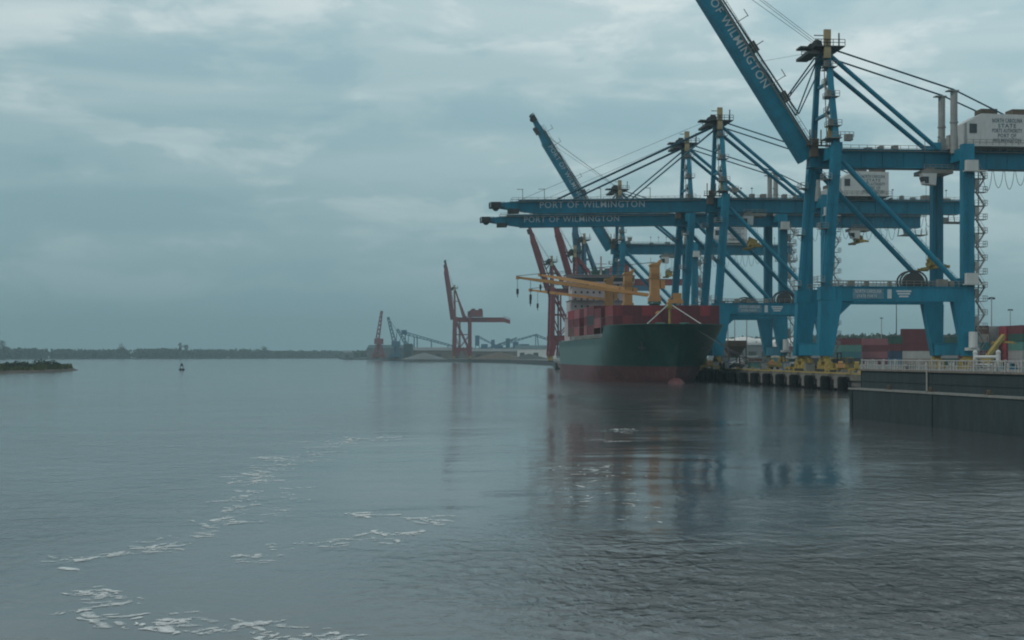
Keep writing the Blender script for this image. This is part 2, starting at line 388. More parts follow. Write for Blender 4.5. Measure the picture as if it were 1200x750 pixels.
for i, y in enumerate(fy):
    f = thing('quay_fender', '%s black cylindrical rubber fender from the right on the quay face' % ORD[i], 'fender', (QX - 1.5, y, 0), 0, 'rubber fenders along the quay')
    for nm, m_ in (('rubber_body', fb_me), ('chain_bracket', cb_me)):
        o = bpy.data.objects.new(nm, m_); COL.objects.link(o); o.parent = f
    p = bpy.data.objects.new('fender_panel', fend_panel_me); COL.objects.link(p); p.location = (QX - .75, y + 5.3, .55)
    tag(p, '%s pale concrete panel from the right, between the black quay fenders' % ORD[i], 'panel', 'concrete panels between the fenders')
# bollards
bo = MB(); bo.tube((0, 0, 0), (0, 0, .55), .28, 10, .22); bo.tube((0, 0, .55), (0, 0, .8), .42, 10, .38); bo.tube((0, 0, -.02), (0, 0, .06), .5, 10)
bo_me = bo.mesh('bollard', 'yellow')
for i in range(9):
    o = bpy.data.objects.new('bollard', bo_me); COL.objects.link(o); o.location = (QX + .9, 265 + i * 14.2, DZ)
    tag(o, '%s yellow mooring bollard on the quay edge, counted from the right' % ORD[i], 'bollard', 'mooring bollards on the quay')

# ------------------------------------------------------------------ ship-to-shore cranes
def sts(label, loc, paint='blue', gauge=30.5, s=16.4, gz=45.5, pz=16.3, az=69, boom=60, ang=0.0, back=41, house=(7, 13), legw=1.9,
        words=True, trolley=None, rods='rod', lean=2.5, gh=4.0, detail=True, spread_drop=20, group='container cranes along the quay', droop=0.0, mast=True):
    t = thing('container_crane', label, 'crane', loc, 0, group)
    h = s / 2; P = paint; b0 = 3.5
    for i, x in enumerate((0, gauge)):
        m = MB(); m.bx(x - 1.1, x + 1.1, -h + 1.5, h - 1.5, b0 + .1, b0 + 2.6)
        m.bx(x - 1.25, x + 1.25, -h + 1.5, h - 1.5, b0 + 2.6, b0 + 2.75)
        m.build('sill_beam', P, t)
        for y in (-h, h):
            m = MB(); lx = x + (lean if i == 0 else 0)
            wl = legw
            # lower leg, wider, then the shaft above the portal
            if i == 0:
                m.prism([(x - 1.7, b0), (x + 1.4, b0), (x + 3.4, pz - 1.2), (x - 1.1, pz - 1.2)], y - 1.1, y + 1.1)
                m.bar((x + .3, y, pz + 1.4), (lx, y, gz + gh / 2 + .3), wl, wl)
                m.bx(x - 1.3, x + 1.9, y - 1.15, y + 1.15, pz - 1.2, pz + 1.5)
            else:
                m.prism([(x - 1.0, b0), (x + 1.1, b0), (x + 1.25, pz - 1.5), (x - 3.3, pz - 1.5)], y - 1.1, y + 1.1)
                m.bx(x - 1.2, x + 1.2, y - wl / 2, y + wl / 2, pz - 1.5, gz + gh / 2 + .3)
            lg = m.build('leg', P, t)
            if detail:
                m = MB(); x_at = (lambda z: x + .3 + (lx - x - .3) * max(0, (z - pz - 1.4) / (gz + gh / 2 + .3 - pz - 1.4))) if i == 0 else (lambda z: x)
                for z in (pz + 6.2, pz + 12.4, pz + 18.6, pz + 24.4):
                    xc = x_at(z); m.bx(xc - wl / 2 - .1, xc + wl / 2 + .1, y - wl / 2 - .1, y + wl / 2 + .1, z, z + .22)
                zz = pz + 3
                while zz < gz - 4:
                    xc = x_at(zz); xd = x_at(zz + 2); m.bar((xc - wl / 2 - .12, y - .4, zz), (xd - wl / 2 - .12, y - .4, zz + 2), .14); m.bar((xc - .3, y - wl / 2 - .1, zz), (xd - .3, y - wl / 2 - .1, zz + 2), .12); zz += 2
                m.build('joint_flange', P, lg)
                if i == 0:
                    for z in (pz + 2.4, pz + 13.5, gz - 5.5):
                        m = MB(); xc = x_at(z); m.bx(xc - 2.4, xc - .9, y - 1.5, y + 1.5, z, z + .12); m.rail((xc - 2.4, y - 1.5, z + .1), (xc - 2.4, y + 1.5, z + .1), 1.1, .8, .05); m.rail((xc - 2.4, y - 1.5, z + .1), (xc - .9, y - 1.5, z + .1), 1.1, .8, .05)
                        m.build('leg_platform', 'palegrey', lg)
            m = MB()
            for k in (-3.4, -1.15, 1.15, 3.4):
                m.bx(x - .35, x + .35, y + k - .95, y + k + .95, .75, 1.5)
            m.bx(x - .45, x + .45, y - 3.6, y - 1.2, 1.5, 2.3); m.bx(x - .45, x + .45, y + 1.2, y + 3.6, 1.5, 2.3)
            m.bx(x - .55, x + .55, y - 2.4, y + 2.4, 2.3, 2.9); m.bx(x - .7, x + .7, y - .8, y + .8, 2.9, b0)
            bg_ = m.build('bogie', 'yellow', t)
            m = MB()
            for k in (-4.0, -2.8, -1.75, -.55, .55, 1.75, 2.8, 4.0): m.tube((x - .3, y + k, .45), (x + .3, y + k, .45), .42, 10)
            m.build('wheel_set', 'dark', bg_)
    for y in (-h, h):
        m = MB(); m.bx(1.9, gauge - 1.2, y - .9, y + .9, pz - 1.5, pz + 1.5)
        m.bx(1.9, gauge - 1.2, y - 1.05, y + 1.05, pz + 1.5, pz + 1.65)
        m.prism([(1.9, pz - 1.5), (6.0, pz - 1.5), (3.0, pz - 4.3)], y - .6, y + .6)
        pb = m.build('portal_beam', P, t)
        if detail:
            m = MB(); m.rail((1, y - 1.0, pz + 1.65), (gauge + 1, y - 1.0, pz + 1.65), 1.1, 1.6, .05)
            m.rail((1, y + 1.0, pz + 1.65), (gauge + 1, y + 1.0, pz + 1.65), 1.1, 1.6, .05)
            for xx, ww in ((5, 1.2), (8.5, .7), (13.5, .6), (24, 2.2), (26.5, 1.0)): m.bx(xx, xx + ww, y - .6, y + .6, pz + 1.65, pz + 2.5 + ww * .3)
            m.build('handrail', 'grey', pb)
        m = MB(); m.tube((lean + 1.0, y, gz - 1.5), (gauge - 1.6, y, pz + 1.8), .58, 12)
        if detail: m.rail((lean + 1.4, y + .45, gz - 1.4), (gauge - 1.8, y + .45, pz + 2.4), 1.0, 1.8, .035)
        m.bx(lean + .6, lean + 2.1, y - .35, y + .35, gz - 3.4, gz - .2); m.bx(gauge - 3.0, gauge - 1.2, y - .35, y + .35, pz + 1.6, pz + 3.4)
        m.build('diagonal_brace', P, t)
    # signs on the near portal beam
    if words:
        y = -h - .9
        m = MB(); m.bx(5.6, 12.2, y - .06, y, pz - 1.0, pz + 1.1); sg = m.build('sign_panel', mat_sign, t)
        lettering('NORTH CAROLINA', 1.0, 'wletter', sg, (8.9, y - .08, pz + .55), width=5.6)
        lettering('STATE PORTS', .8, 'wletter', sg, (8.6, y - .08, pz - .45), width=4.2)
        m = MB()
        for dx, dz, ww in ((0, .62, 3.2), (0, .1, 2.7), (0, -.45, 2.0)): m.bx(16.5 - ww / 2, 16.5 + ww / 2, y - .05, y, pz + dz - .17, pz + dz + .17)
        m.bx(13.0, 13.9, y - .04, y, pz - .9, pz + 1.0)
        m.build('emblem', 'wletter', t)
    # cross beams at girder level
    for x in (lean, gauge):
        for ya, yb in ((-h + 1.1, -1.8), (1.8, h - 1.1)):
            m = MB(); m.bx(x - 1.0, x + 1.0, ya, yb, gz - .9, gz + 1.6); m.build('cross_beam', P, t)
    # girder
    x0, x1 = -1.0, gauge + back
    m = MB(); m.bx(x0, x1, -1.35, 1.35, gz - gh / 2 + .2, gz + gh / 2 - .2)
    m.bx(x0, x1, -1.65, 1.65, gz + gh / 2 - .2, gz + gh / 2); m.bx(x0, x1, -1.75, 1.75, gz - gh / 2, gz - gh / 2 + .2)
    xx = x0 + 2
    while xx < x1 and detail:
        m.bx(xx - .05, xx + .05, -1.5, 1.5, gz - gh / 2 + .2, gz + gh / 2 - .2); xx += 4.6
    gd = m.build('girder', P, t)
    top = gz + gh / 2
    if detail:
        m = MB()
        for sy in (-1, 1):
            ya, yb = sorted((sy * 1.68, sy * 2.6))
            m.bx(x0 + 3, x1 + 1.5, ya, yb, top - .55, top - .45)
            m.rail((x0 + 3, sy * 2.6, top - .45), (x1 + 1.5, sy * 2.6, top - .45), 1.1, 1.8, .045)
        m.rail((x1 + 1.5, -2.6, top - .45), (x1 + 1.5, 2.6, top - .45))
        q = x0 + 6
        while q < x1 - 2:
            if rnd.random() < .5: m.bx(q, q + rnd.uniform(.6, 2.2), -1.2, .8, top, top + rnd.uniform(.4, 1.3))
            if rnd.random() < .35: m.bar((q, -2.6, top), (q, -2.6, top + 2.6), .1); m.bx(q - .25, q + .25, -2.8, -2.4, top + 2.4, top + 2.7)
            q += 3.1
        m.build('walkway', 'grey', gd)
        # back end machinery platform
        m = MB(); m.bx(x1 - 6, x1 + 1.8, -2.8, 2.8, gz - gh / 2 - 2.4, gz - gh / 2 - 2.2)
        m.rail((x1 - 6, -2.8, gz - gh / 2 - 2.2), (x1 + 1.8, -2.8, gz - gh / 2 - 2.2))
        for q in (x1 - 5.8, x1 - 2, x1 + 1.6): m.bar((q, -2.6, gz - gh / 2 - 2.2), (q, -1.7, gz - gh / 2), .2); m.bar((q, 2.6, gz - gh / 2 - 2.2), (q, 1.7, gz - gh / 2), .2)
        m.bx(x1 - 4.6, x1 - 3, -1, 1, gz - gh / 2 - 2.2, gz - gh / 2 - .9)
        m.build('end_platform', 'grey', gd)
    # boom, hinged at -1.2
    bmo = bpy.data.objects.new('boom', None)
    bh = gh - .6; L = boom
    m = MB()
    m.prism([(0, -bh / 2), (0, bh / 2), (-L + 5, bh / 2 - .1), (-L, bh / 2 - .5), (-L, -.3), (-L + 9, -bh / 2)], -1.2, 1.2)
    m.bx(-L + 5, -.5, -1.55, 1.55, bh / 2, bh / 2 + .15); m.bx(-L + 9, 0, -1.65, 1.65, -bh / 2 - .18, -bh / 2)
    bmo = m.build('boom', P, t, (-1.2, 0, gz))
    bmo.rotation_euler = (0, R(ang - droop), 0)
    # tip sheave platform
    m = MB(); m.bx(-L - 3.0, -L + 1, -1.9, 1.9, -.2, 0); m.rail((-L - 3, -1.9, 0), (-L + 1, -1.9, 0), 1.3, 1.0, .05); m.rail((-L - 3, 1.9, 0), (-L + 1, 1.9, 0), 1.3, 1.0, .05)
    m.rail((-L - 3, -1.9, 0), (-L - 3, 1.9, 0), 1.3, 1.0, .05)
    for sy in (-1, 1): m.tube((-L - 1.2, sy * 1.0, .1), (-L - 1.2, sy * 1.3, .1), 1.0, 12)
    m.bx(-L - 2.6, -L, -.9, .9, 0, 1.5); m.bx(-L + 2, -L + 5, -1.4, 1.4, -1.7, -.5); m.bar((-L + 3, -1.3, -.4), (-L + 3, -1.3, -1.7), .3); m.bar((-L + 3, 1.3, -.4), (-L + 3, 1.3, -1.7), .3)
    m.build('tip_platform', 'dark', bmo)
    if detail:
        m = MB()
        for sy in (-1, 1):
            ya, yb = sorted((sy * 1.55, sy * 2.3)); m.bx(-L + 3, -2, ya, yb, bh / 2 - .5, bh / 2 - .4)
            m.rail((-L + 3, sy * 2.3, bh / 2 - .4), (-2, sy * 2.3, bh / 2 - .4), 1.1, 1.8, .045)
        for q in (-L + 6, -L + 12, -L * .52, -L * .28): m.bar((q, -2.2, bh / 2 - .4), (q, -2.2, bh / 2 + 3.0), .16); m.bar((q - 1.6, -2.2, bh / 2 + 3.0), (q + .2, -2.2, bh / 2 + 3.0), .14)
        m.build('walkway', 'grey', bmo)
    if words:
        lettering('PORT OF WILMINGTON', 2.5, 'wletter', bmo, (-17.5 - 14.6, -1.215, .35), width=29.2, bold=.004)
    # apex frame
    ax = lean - .3; ty = 3.3
    ap = MB()
    for sy in (-1, 1):
        ap.bar((ax + .3, sy * (h - .4), top + .3), (ax, sy * ty, az - 1.5), 1.15, 1.3, .95, 1.0)
        ap.bar((ax + 4.5, sy * (h - 1.2), top), (ax + .6, sy * ty, az - 16), .5) if False else None
    ap.bar((ax + .1, -ty - .3, az - 1.6), (ax + .1, ty + .3, az - 1.6), 1.5, 1.9)
    for f in (.35, .68): 
        yy = h - .4 + (ty - h + .4) * f; zz = top + .3 + (az - 1.8 - top) * f
        ap.bar((ax + .2, -yy, zz), (ax + .2, yy, zz), .6, .6)
    af = ap.build('apex_frame', P, t)
    m = MB()
    m.bx(ax - 3.2, ax + 3.2, -ty - 1.6, ty + 1.6, az - .6, az - .4)
    for a, b in (((-3.2, -1), (3.2, -1)), ((-3.2, 1), (3.2, 1))): m.rail((ax + a[0], a[1] * (ty + 1.6), az - .4), (ax + b[0], b[1] * (ty + 1.6), az - .4), 1.3, 1.2, .06)
    m.bx(ax - 4.6, ax - 2.2, -ty - 1.0, ty + 1.0, az - 2.1, az - 1.5); m.bx(ax - 5.4, ax - 3, -1.6, 1.6, az - .3, az + .1)
    for sy in (-1, 1):
        m.tube((ax - 1.8, sy * 1.6, az + .4), (ax - 1.8, sy * 1.9, az + .4), 1.1, 12)
        m.tube((ax - 2.2, sy * 2.6, az - 1.1), (ax - 2.2, sy * 2.9, az - 1.1), 1.0, 12)
    m.bar((ax + 3.0, -1.5, az), (ax + 3.0, -1.5, az + 3.0), .25); m.bar((ax + .8, 1.5, az - .4), (ax + .8, 1.5, az + 3.2), .2); m.bar((ax - 1.5, 1.5, az + 3.1), (ax + 1.2, 1.5, az + 3.1), .18)
    m.build('sheave_platform', 'dark', af)
    m = MB(); m.bx(ax - 1.2, ax + .2, -ty - 1.5, -ty - .7, az - 3.0, az + 3.0); m.build('cable_box', 'tan', af)
    if detail:
        m = MB(); z = top + 1; k = 0
        while z < az - 3:
            f = (z - top) / (az - top); yy = (h - 1.2) + (ty - h + .6) * f
            m.bx(ax - .6, ax + .9, -yy + .9, -yy + 3.2 if yy > 3.4 else yy - .7, z, z + .1)
            m.rail((ax - .6, -yy + .9, z + .1), (ax - .6, min(-yy + 3.2, 2.4), z + .1), 1.0, .8, .05)
            m.bar((ax + (.7 if k % 2 else -.5), -yy + 1.2, z), (ax + (-.5 if k % 2 else .7), -yy + 2.6, z + 3.0), .22, .5)
            z += 3.1; k += 1
        m.build('ladder', 'palegrey', af)
        m = MB()
        for f in (.18, .5, .83):
            yy = h - .4 + (ty - h + .4) * f; zz = top + .3 + (az - 1.8 - top) * f
            m.bx(ax - 1.4, ax + 1.5, -yy - 1.0, -yy + 1.4, zz, zz + .12); m.rail((ax - 1.4, -yy - 1.0, zz + .1), (ax + 1.5, -yy - 1.0, zz + .1), 1.1, .9, .05)
            m.bx(ax - 1.1, ax - .2, -yy - .9, -yy - .3, zz + .1, zz + 1.3)
        m.bar((ax - .9, -h + 2.6, top), (ax - .9, -ty, az - 2), .16); m.bar((ax + 1.0, -h + 2.6, top), (ax + 1.0, -ty, az - 2), .12)
        m.build('access_platform', 'grey', af)
        m = MB(); m.bx(ax - 3.6, ax - 2.0, -3.2, -1.9, top - 2.0, top + .4); m.bx(ax - 4.6, ax + 2.2, -3.5, -1.9, top + .3, top + .42); m.bx(ax - 3.2, ax - 1.9, -3.2, -2.4, top + .4, top + 1.8)
        m.rail((ax - 4.6, -3.4, top + .4), (ax + 2, -3.4, top + .4), 1.1, .8, .06)
        for q in (-3.6, -2.4, -1.2): m.tube((ax + q, -2.4, top + .4), (ax + q, -2.4, top + 3.8), .14, 6)
        m.build('hinge_machinery', 'brown', t)
        m = MB(); m.bx(ax - 2.2, ax + 1.0, -h - 1.6, -h + 3.5, top + 1.0, top + 1.15); m.rail((ax - 2.2, -h - 1.6, top + 1.15), (ax + 3.4, -h - 1.6, top + 1.15), 1.1, .9, .05)
        m.bx(ax + 2, ax + 3.4, -h - 1.2, -h + .5, top + .6, top + 1.9)
        m.build('hinge_platform', 'grey', t)
        m = MB(); m.bx(ax - .6, ax + .2, -h + 2.2, -h + 3.2, top + 1.15, top + 4.0); m.build('warning_panel', 'yellow', t)
    if not words:
        m = MB()
        for sy in (-1, 1):
            m.bar((gauge * .62, sy * (h - .4), top), (ax + 1.0, sy * ty, az - 2.5), .9, 1.0, .7, .8)
            m.bar((ax + .6, sy * (ty + 1), top + (az - top) * .55), (gauge * .33, sy * (ty + 1), top + (az - top) * .55), .5)
        m.build('rear_post', P, t)
        m = MB()
        for y in (-h, h):
            m.bar((gauge * .36, y, pz + 1.5), (gauge * .36, y, gz - gh / 2), .9); m.bar((.5, y, pz + (gz - pz) * .5), (gauge, y, pz + (gz - pz) * .5), .7)
            m.bar((gauge * .36, y, pz + 1.6), (gauge, y, pz + (gz - pz) * .5), .6); m.bar((gauge * .36, y, pz + 1.6), (0.5, y, pz + (gz - pz) * .5), .6)
            m.bar((gauge * .3, y, b0), (gauge * .36, y, pz - 1.4), .8); m.bar((gauge * .7, y, b0), (gauge * .64, y, pz - 1.4), .8)
        m.build('bracing', P, t)
        m = MB(); m.prism([(x1, gz - gh / 2), (x1 + 6, gz - gh / 2 - 1.6), (x1 + 6, gz - .2), (x1, gz + gh / 2 - .4)], -1.2, 1.2); m.rail((x1, -1.2, gz + gh / 2), (x1 + 6, -1.2, gz), 1.2, 1.5, .1); m.build('girder_end', P, t)
    # backstays to the girder
    for sy in (-1, 1):
        m = MB(); m.tube((ax + .5, sy * ty, az - 2.2), (gauge - 4.3, sy * ty * .75, top + .3), .48, 10); m.bx(gauge - 5.4, gauge - 3.4, sy * ty * .75 - .3, sy * ty * .75 + .3, top - .1, top + 1.4)
        m.build('backstay', P, t)
    if mast:
        mx = gauge - .8; mz = top + 12.2
        for sy in (-1, 1):
            m = MB(); m.tube((mx, sy * 3.3, top - 1), (mx, sy * 3.3, mz), .75, 12); m.tube((mx, sy * 3.3, top + 5.5), (mx, sy * 3.3, top + 5.8), .9, 12)
            m.bx(mx - 1.6, mx + .8, sy * 3.3 - .9, sy * 3.3 + .9, mz, mz + .2); m.bx(mx - 1.0, mx + 1.0, sy * 2.3 - .8, sy * 2.3 + .8, top, top + 3.0)
            m.build('rear_mast', 'palegrey', t)
            m = MB(); m.tube((ax + .8, sy * ty, az - .8), (mx, sy * 3.3, mz + .4), .19, 6); m.tube((mx, sy * 3.3, mz + .4), (gauge + 12, sy * 2.6, top + 6.9), .17, 6)
            m.build('tie_bar', rods, t)
    # forestays
    th = R(ang - droop)
    def bp(u, n, y): return (-1.2 - u * math.cos(th) + n * math.sin(th) * 1.0, y, gz + u * math.sin(th) + n * math.cos(th))
    if ang < 20:
        for sy in (-1, 1):
            m = MB(); m.tube((ax - .8, sy * ty, az - 1.4), bp(boom * .74, bh / 2, sy * 1.3), .22, 6); m.build('forestay', rods, t)
            m = MB(); m.tube((ax - .4, sy * ty, az - 2.0), bp(boom * .37, bh / 2, sy * 1.3), .17, 6); m.build('forestay', rods, t)
        m = MB(); m.wire([(ax - 1.5, -1, az + .6), bp(boom * .9, bh / 2 + .4, -.6)], .045); m.build('hoist_rope', 'rope', t)
    else:
        for sy in (-1, 1):
            m = MB(); k = bp(13, bh / 2 + 1.1, sy * 1.4); k2 = bp(17, bh / 2 + 1.2, sy * 1.4)
            m.tube((ax - .8, sy * ty, az - 1.4), k, .17, 6); m.tube(k, bp(boom * .74, bh / 2 + .3, sy * 1.4), .2, 6)
            m.build('forestay', rods, t)
            m = MB(); m.tube((ax - .4, sy * ty, az - 2.2), bp(9, bh / 2 + 1.5, sy * 1.0), .15, 6); m.tube(bp(9, bh / 2 + 1.5, sy * 1.0), bp(boom * .37, bh / 2 + .9, sy * 1.0), .17, 6)
            m.build('forestay', rods, t)
        for q, yy in ((.86, -1.2), (.86, .2), (.80, 1.2), (.37, .3)):
            m = MB(); m.wire([(ax - 1.0, yy, az + .8 if q > .5 else az - .6), bp(boom * q, bh / 2 + .3, yy * .6)], .05 if q > .5 else .03); m.build('hoist_rope', 'rope', t)
        if detail:
            m = MB()
            for q in (.42, .22): m.bx(-boom * q - 1.2, -boom * q + 1.2, -1.6, 1.6, bh / 2 + .4, bh / 2 + 1.5); m.bar((-boom * q, -1.4, bh / 2 + .5), (-boom * q, -1.4, bh / 2 + 3.2), .18)
            m.build('stay_bracket', 'dark', bmo)
    # machinery house
    hx0 = gauge + house[0]; hx1 = hx0 + house[1]
    m = MB(); m.prism([(hx0, top + .8), (hx1, top + .8), (hx1, top + 7.4), (hx0 + 3.0, top + 7.6), (hx0, top + 5.8)], -3.6, 3.6)
    m.bx(hx0 - .6, hx1 + .6, -4.4, 4.4, top + .55, top + .8)
    mhz = m.build('machinery_house', 'white' if words else P, t)
    m = MB(); m.rail((hx0 - .6, -4.35, top + .8), (hx1 + .6, -4.35, top + .8), 1.1, 1.4, .05); m.build('handrail', 'grey', mhz)
    for q in (hx0 + 3.6, hx1 - 4.0):
        m = MB(); m.bx(q, q + 3.6, -2, 1.5, top + 7.5, top + 8.9); m.bx(q + .5, q + 3.1, -2.1, -1.9, top + 7.7, top + 8.7); m.build('roof_vent', 'brown', mhz)
    m = MB(); m.bx(hx0 + .3, hx0 + 1.9, -3.66, -3.6, top + 3.4, top + 5.4); m.build('window', 'glass', mhz)
    if words:
        for txt, sz, dz, wd in (('NORTH CAROLINA', 1.25, 6.1, 6.6), ('STATE', 1.15, 5.0, 4.0), ('PORTS AUTHORITY', 1.2, 3.95, 6.6), ('PORT OF', 1.1, 2.9, 4.0), ('WILMINGTON', 1.2, 1.9, 6.2)):
            lettering(txt, sz, 'dletter', mhz, (hx0 + 8.6, -3.63, top + dz), width=wd, bold=.006)
    # trolley and spreader
    if trolley is not None:
        zb = gz - gh / 2
        m = MB(); m.bx(trolley - 3.2, trolley + 3.2, -3, 3, zb - 1.2, zb - .35); m.rail((trolley - 3.2, -3, zb - .35), (trolley + 3.2, -3, zb - .35), 1, 1.2, .05)
        m.bx(trolley - 2.4, trolley - .6, -2.2, -.6, zb - .35, zb + .1)
        tr = m.build('trolley', 'grey', t)
        m = MB(); m.prism([(trolley - 3.0, zb - 3.5), (trolley - .6, zb - 3.7), (trolley - .4, zb - 1.2), (trolley - 3.6, zb - 1.2)], -3.0, -.9); m.build('cab', 'white', tr)
        m = MB(); m.prism([(trolley - 3.02, zb - 3.3), (trolley - 2.2, zb - 3.35), (trolley - 2.2, zb - 1.9), (trolley - 3.5, zb - 1.9)], -3.05, -.85); m.build('cab_window', 'glass', tr)
        zs = zb - spread_drop
        m = MB()
        for q in (-1.2, 1.2):
            for y in (-1, 1): m.bar((trolley + q, y, zs + 2.1), (trolley + q, y, zb - 1.2), .06)
        m.build('hoist_rope', 'rope', t)
        m = MB(); m.bx(trolley - 1.1, trolley + 1.1, -1.6, 1.6, zs + .9, zs + 1.6); m.bx(trolley - .5, trolley + .5, -6, 6, zs + .15, zs + .75)
        m.bx(trolley - 1.2, trolley + 1.2, -6.1, -5.7, zs, zs + .6); m.bx(trolley - 1.2, trolley + 1.2, 5.7, 6.1, zs, zs + .6)
        for q in (-.9, .9): m.tube((trolley + q, -.4, zs + 2.0), (trolley + q, .4, zs + 2.0), .5, 10)
        m.prism([(trolley - 1.2, zs + .6), (trolley + 1.2, zs + .6), (trolley + .8, zs + 2.4), (trolley - .9, zs + 3.2)], -.9, .9)
        m.build('spreader', 'yellow', t)
    # festoon loops under the back reach
    if detail:
        m = MB(); zb = gz - gh / 2 - .2; q = gauge + 3.5
        m.bar((q, -2.2, zb), (gauge + back - 8, -2.2, zb), .18)
        while q < gauge + back - 10:
            dp = rnd.uniform(3.2, 4.6); n = 8
            pts = [(q + 2.2 * i / n, -2.2, zb - dp * (1 - (2 * i / n - 1) ** 2) ** .8) for i in range(n + 1)]
            m.wire(pts, .06, 4); q += 2.45
        m.build('festoon_cable', 'rope', t)
        # stair zigzag on the landside near leg
        m = MB(); z = .6; k = 0; xs = gauge + 1.25
        while z < gz - 3:
            m.bx(xs, xs + 2.7, -h - 1.0, -h + 1.0, z, z + .1)
            m.rail((xs, -h - 1.0, z + .1), (xs + 2.7, -h - 1.0, z + .1), 1.1, .9, .04); m.rail((xs + 2.7, -h - 1, z + .1), (xs + 2.7, -h + 1, z + .1), 1.1, .9, .04)
            a, b = (xs + .4, xs + 2.2) if k % 2 else (xs + 2.2, xs + .4)
            m.bar((a, -h - .7, z + .1), (b, -h - .7, z + 2.9), .7, .16)
            m.bar((a, -h - 1.0, z + 1.1), (b, -h - 1.0, z + 3.9), .07)
            z += 2.85; k += 1
            if k % 2 == 0: m.bx(xs + .1, xs + 1.0, -h - .9, -h + .2, z - 2.2, z - .2)
        m.bar((xs + 1.3, -h + .3, .6), (xs + 1.3, -h + .3, gz - 2), .14)
        m.build('access_stair', 'palegrey', t)
        for zc, hh in ((gz - gh / 2 - 1.4, 2.1), (pz + 2.2, 2.2)):
            m = MB(); m.bx(gauge - 1.0, gauge + 1.5, -h - 2.3, -h - 1.1, zc, zc + hh); m.bx(gauge - 1.4, gauge + 3.4, -h - 2.5, -h - 1.1, zc - .25, zc - .05)
            m.build('electric_cabinet', 'white', t)
        m = MB(); m.tube((gauge + .2, -h - 2.6, 5.2), (gauge + .2, -h - 2.6, 8.5), .9, 12); m.bx(gauge - 1.0, gauge + 1.4, -h - 3.0, -h - 1.1, 4.6, 5.2); m.build('cable_reel_housing', 'white', t)
        # big cable reel standing on the portal beam
        m = MB(); cx = 18.7; cz = pz + 2.6
        for y in (-1.0, .8):
            n = 22
            for i in range(n):
                a0, a1 = 2 * math.pi * i / n, 2 * math.pi * (i + 1) / n
                m.bar((cx + 2.9 * math.cos(a0), y, cz + 2.3 * math.sin(a0)), (cx + 2.9 * math.cos(a1), y, cz + 2.3 * math.sin(a1)), .3)
        m.tube((cx, -1.0, cz), (cx, .8, cz), 1.9, 18); m.bx(cx - .6, cx + .6, -1.2, 1.2, pz + 1.66, cz)
        m.build('cable_reel', 'dark', t, (0, -h + .3, 0))
    return t
mat_sign = mat('faded_sign', (.10, .20, .26), .7, var=.25, scale=1.2)
G1 = 'blue container cranes along the quay'
sts('nearest blue container crane, its boom raised out of the top of the photo', (92.2, 295.6, DZ), boom=62, ang=57.2, back=44, house=(2.2, 14.5), trolley=26.5, spread_drop=21.5, group=G1)
sts('second blue container crane, boom lowered, the higher of the two level booms', (92.2, 389.8, DZ), droop=1.2, boom=57.5, back=41, house=(6.5, 13), trolley=12, spread_drop=10, group=G1)
sts('third blue container crane, boom lowered, the lower of the two level booms', (92.2, 431.8, DZ), droop=1.2, boom=57, back=46, house=(12, 13), trolley=57, spread_drop=5, group=G1)
sts('fourth blue container crane, boom raised behind the two level booms', (92.2, 553, DZ), boom=58, ang=58.5, back=41, house=(9, 13), trolley=22, spread_drop=9, group=G1)
# old smaller cranes farther along
G2 = 'older cranes along the far quay'
def old(px, depth, label, **k):
    p = at(px, depth); return sts(label, (p.x, p.y, DZ), words=False, detail=False, group=G2, mast=False, lean=1.0, **k)
old(683, 800, 'old blue grey crane with its boom raised nearly upright behind the ship', paint='bluegrey', gauge=15, s=12, gz=42, pz=14, az=69, boom=40, ang=84, back=22, house=(-6, 9), gh=3.6)
old(672, 720, 'red crane with raised boom just behind the yellow ship crane jibs', paint='red', gauge=15, s=12, gz=41, pz=14, az=56, boom=34, ang=74, back=46, house=(4, 9), gh=3.2, rods='red')
old(645, 850, 'red crane with raised boom at the left end of the moored ship', paint='red', gauge=15, s=12, gz=42, pz=14, az=60, boom=41, ang=73, back=12, house=(-6, 9), gh=3.4, rods='red', legw=2.6)
old(532, 1440, 'far red crane standing alone on the distant wharf, boom upright', paint='red', gauge=16, s=20, gz=40, pz=10, az=72, boom=58, ang=82, back=35, house=(-2, 15), gh=4.8, rods='red', legw=3.2)

# ------------------------------------------------------------------ the moored ship
SX, SY = 72.0, 335.5
ship = thing('cargo_ship', 'green and red container ship moored at the quay with three yellow deck cranes', 'ship', (SX, SY, 0))
LEN = 140.0; HB = 14.0
def ztop(y): return 14.3 if y < 29.5 else 11.3
def stem(z):
    z = max(z, -2)
    return 5.5 - max(0, z) * .42 + (1.6 if z < 0 else 0)
def hbw(y, z):
    st = stem(z); f = max(0.0, min(1.0, z / 14.0))
    ent = 52 - 31 * f ** 1.1
    p = 1.75 + 1.0 * f
    t_ = max(0.0, min(1.0, (y - st) / ent)); b = HB * (1 - (1 - t_) ** p) ** (1 / (1.2 + .5 * f))
    if y > LEN - 26:
        q = (y - (LEN - 26)) / 26; b *= 1 - (.62 - .48 * f) * q ** 2
    return b
zl = [-2, -.6, .6, 1.9, 3.1, 4.1, 5.8, 7.6, 9.4, 11.3, 12.8, 14.3]
us = [0, .004, .010, .018, .028, .04, .055, .075, .10, .13, .165, .2, .2285, .2306, .28, .34, .42, .5, .6, .7, .78, .84, .9, .95, 1.0]
hull = MB(); grid = {}
for sd in (-1, 1):
    o = len(hull.v)
    for z in zl:
        for u in us:
            y = stem(z) + u * (LEN - stem(z)); zz = min(z, ztop(y))
            hull.v.append((sd * hbw(y, zz), y, zz))
    nu = len(us)
    for j in range(len(zl) - 1):
        for i in range(nu - 1):
            a = o + j * nu + i; f = (a, a + 1, a + nu + 1, a + nu)
            hull.f.append(f if sd > 0 else f[::-1]); hull.m.append(1 if zl[j] < 4.0 else 0)
n1 = len(us); nl = len(zl)
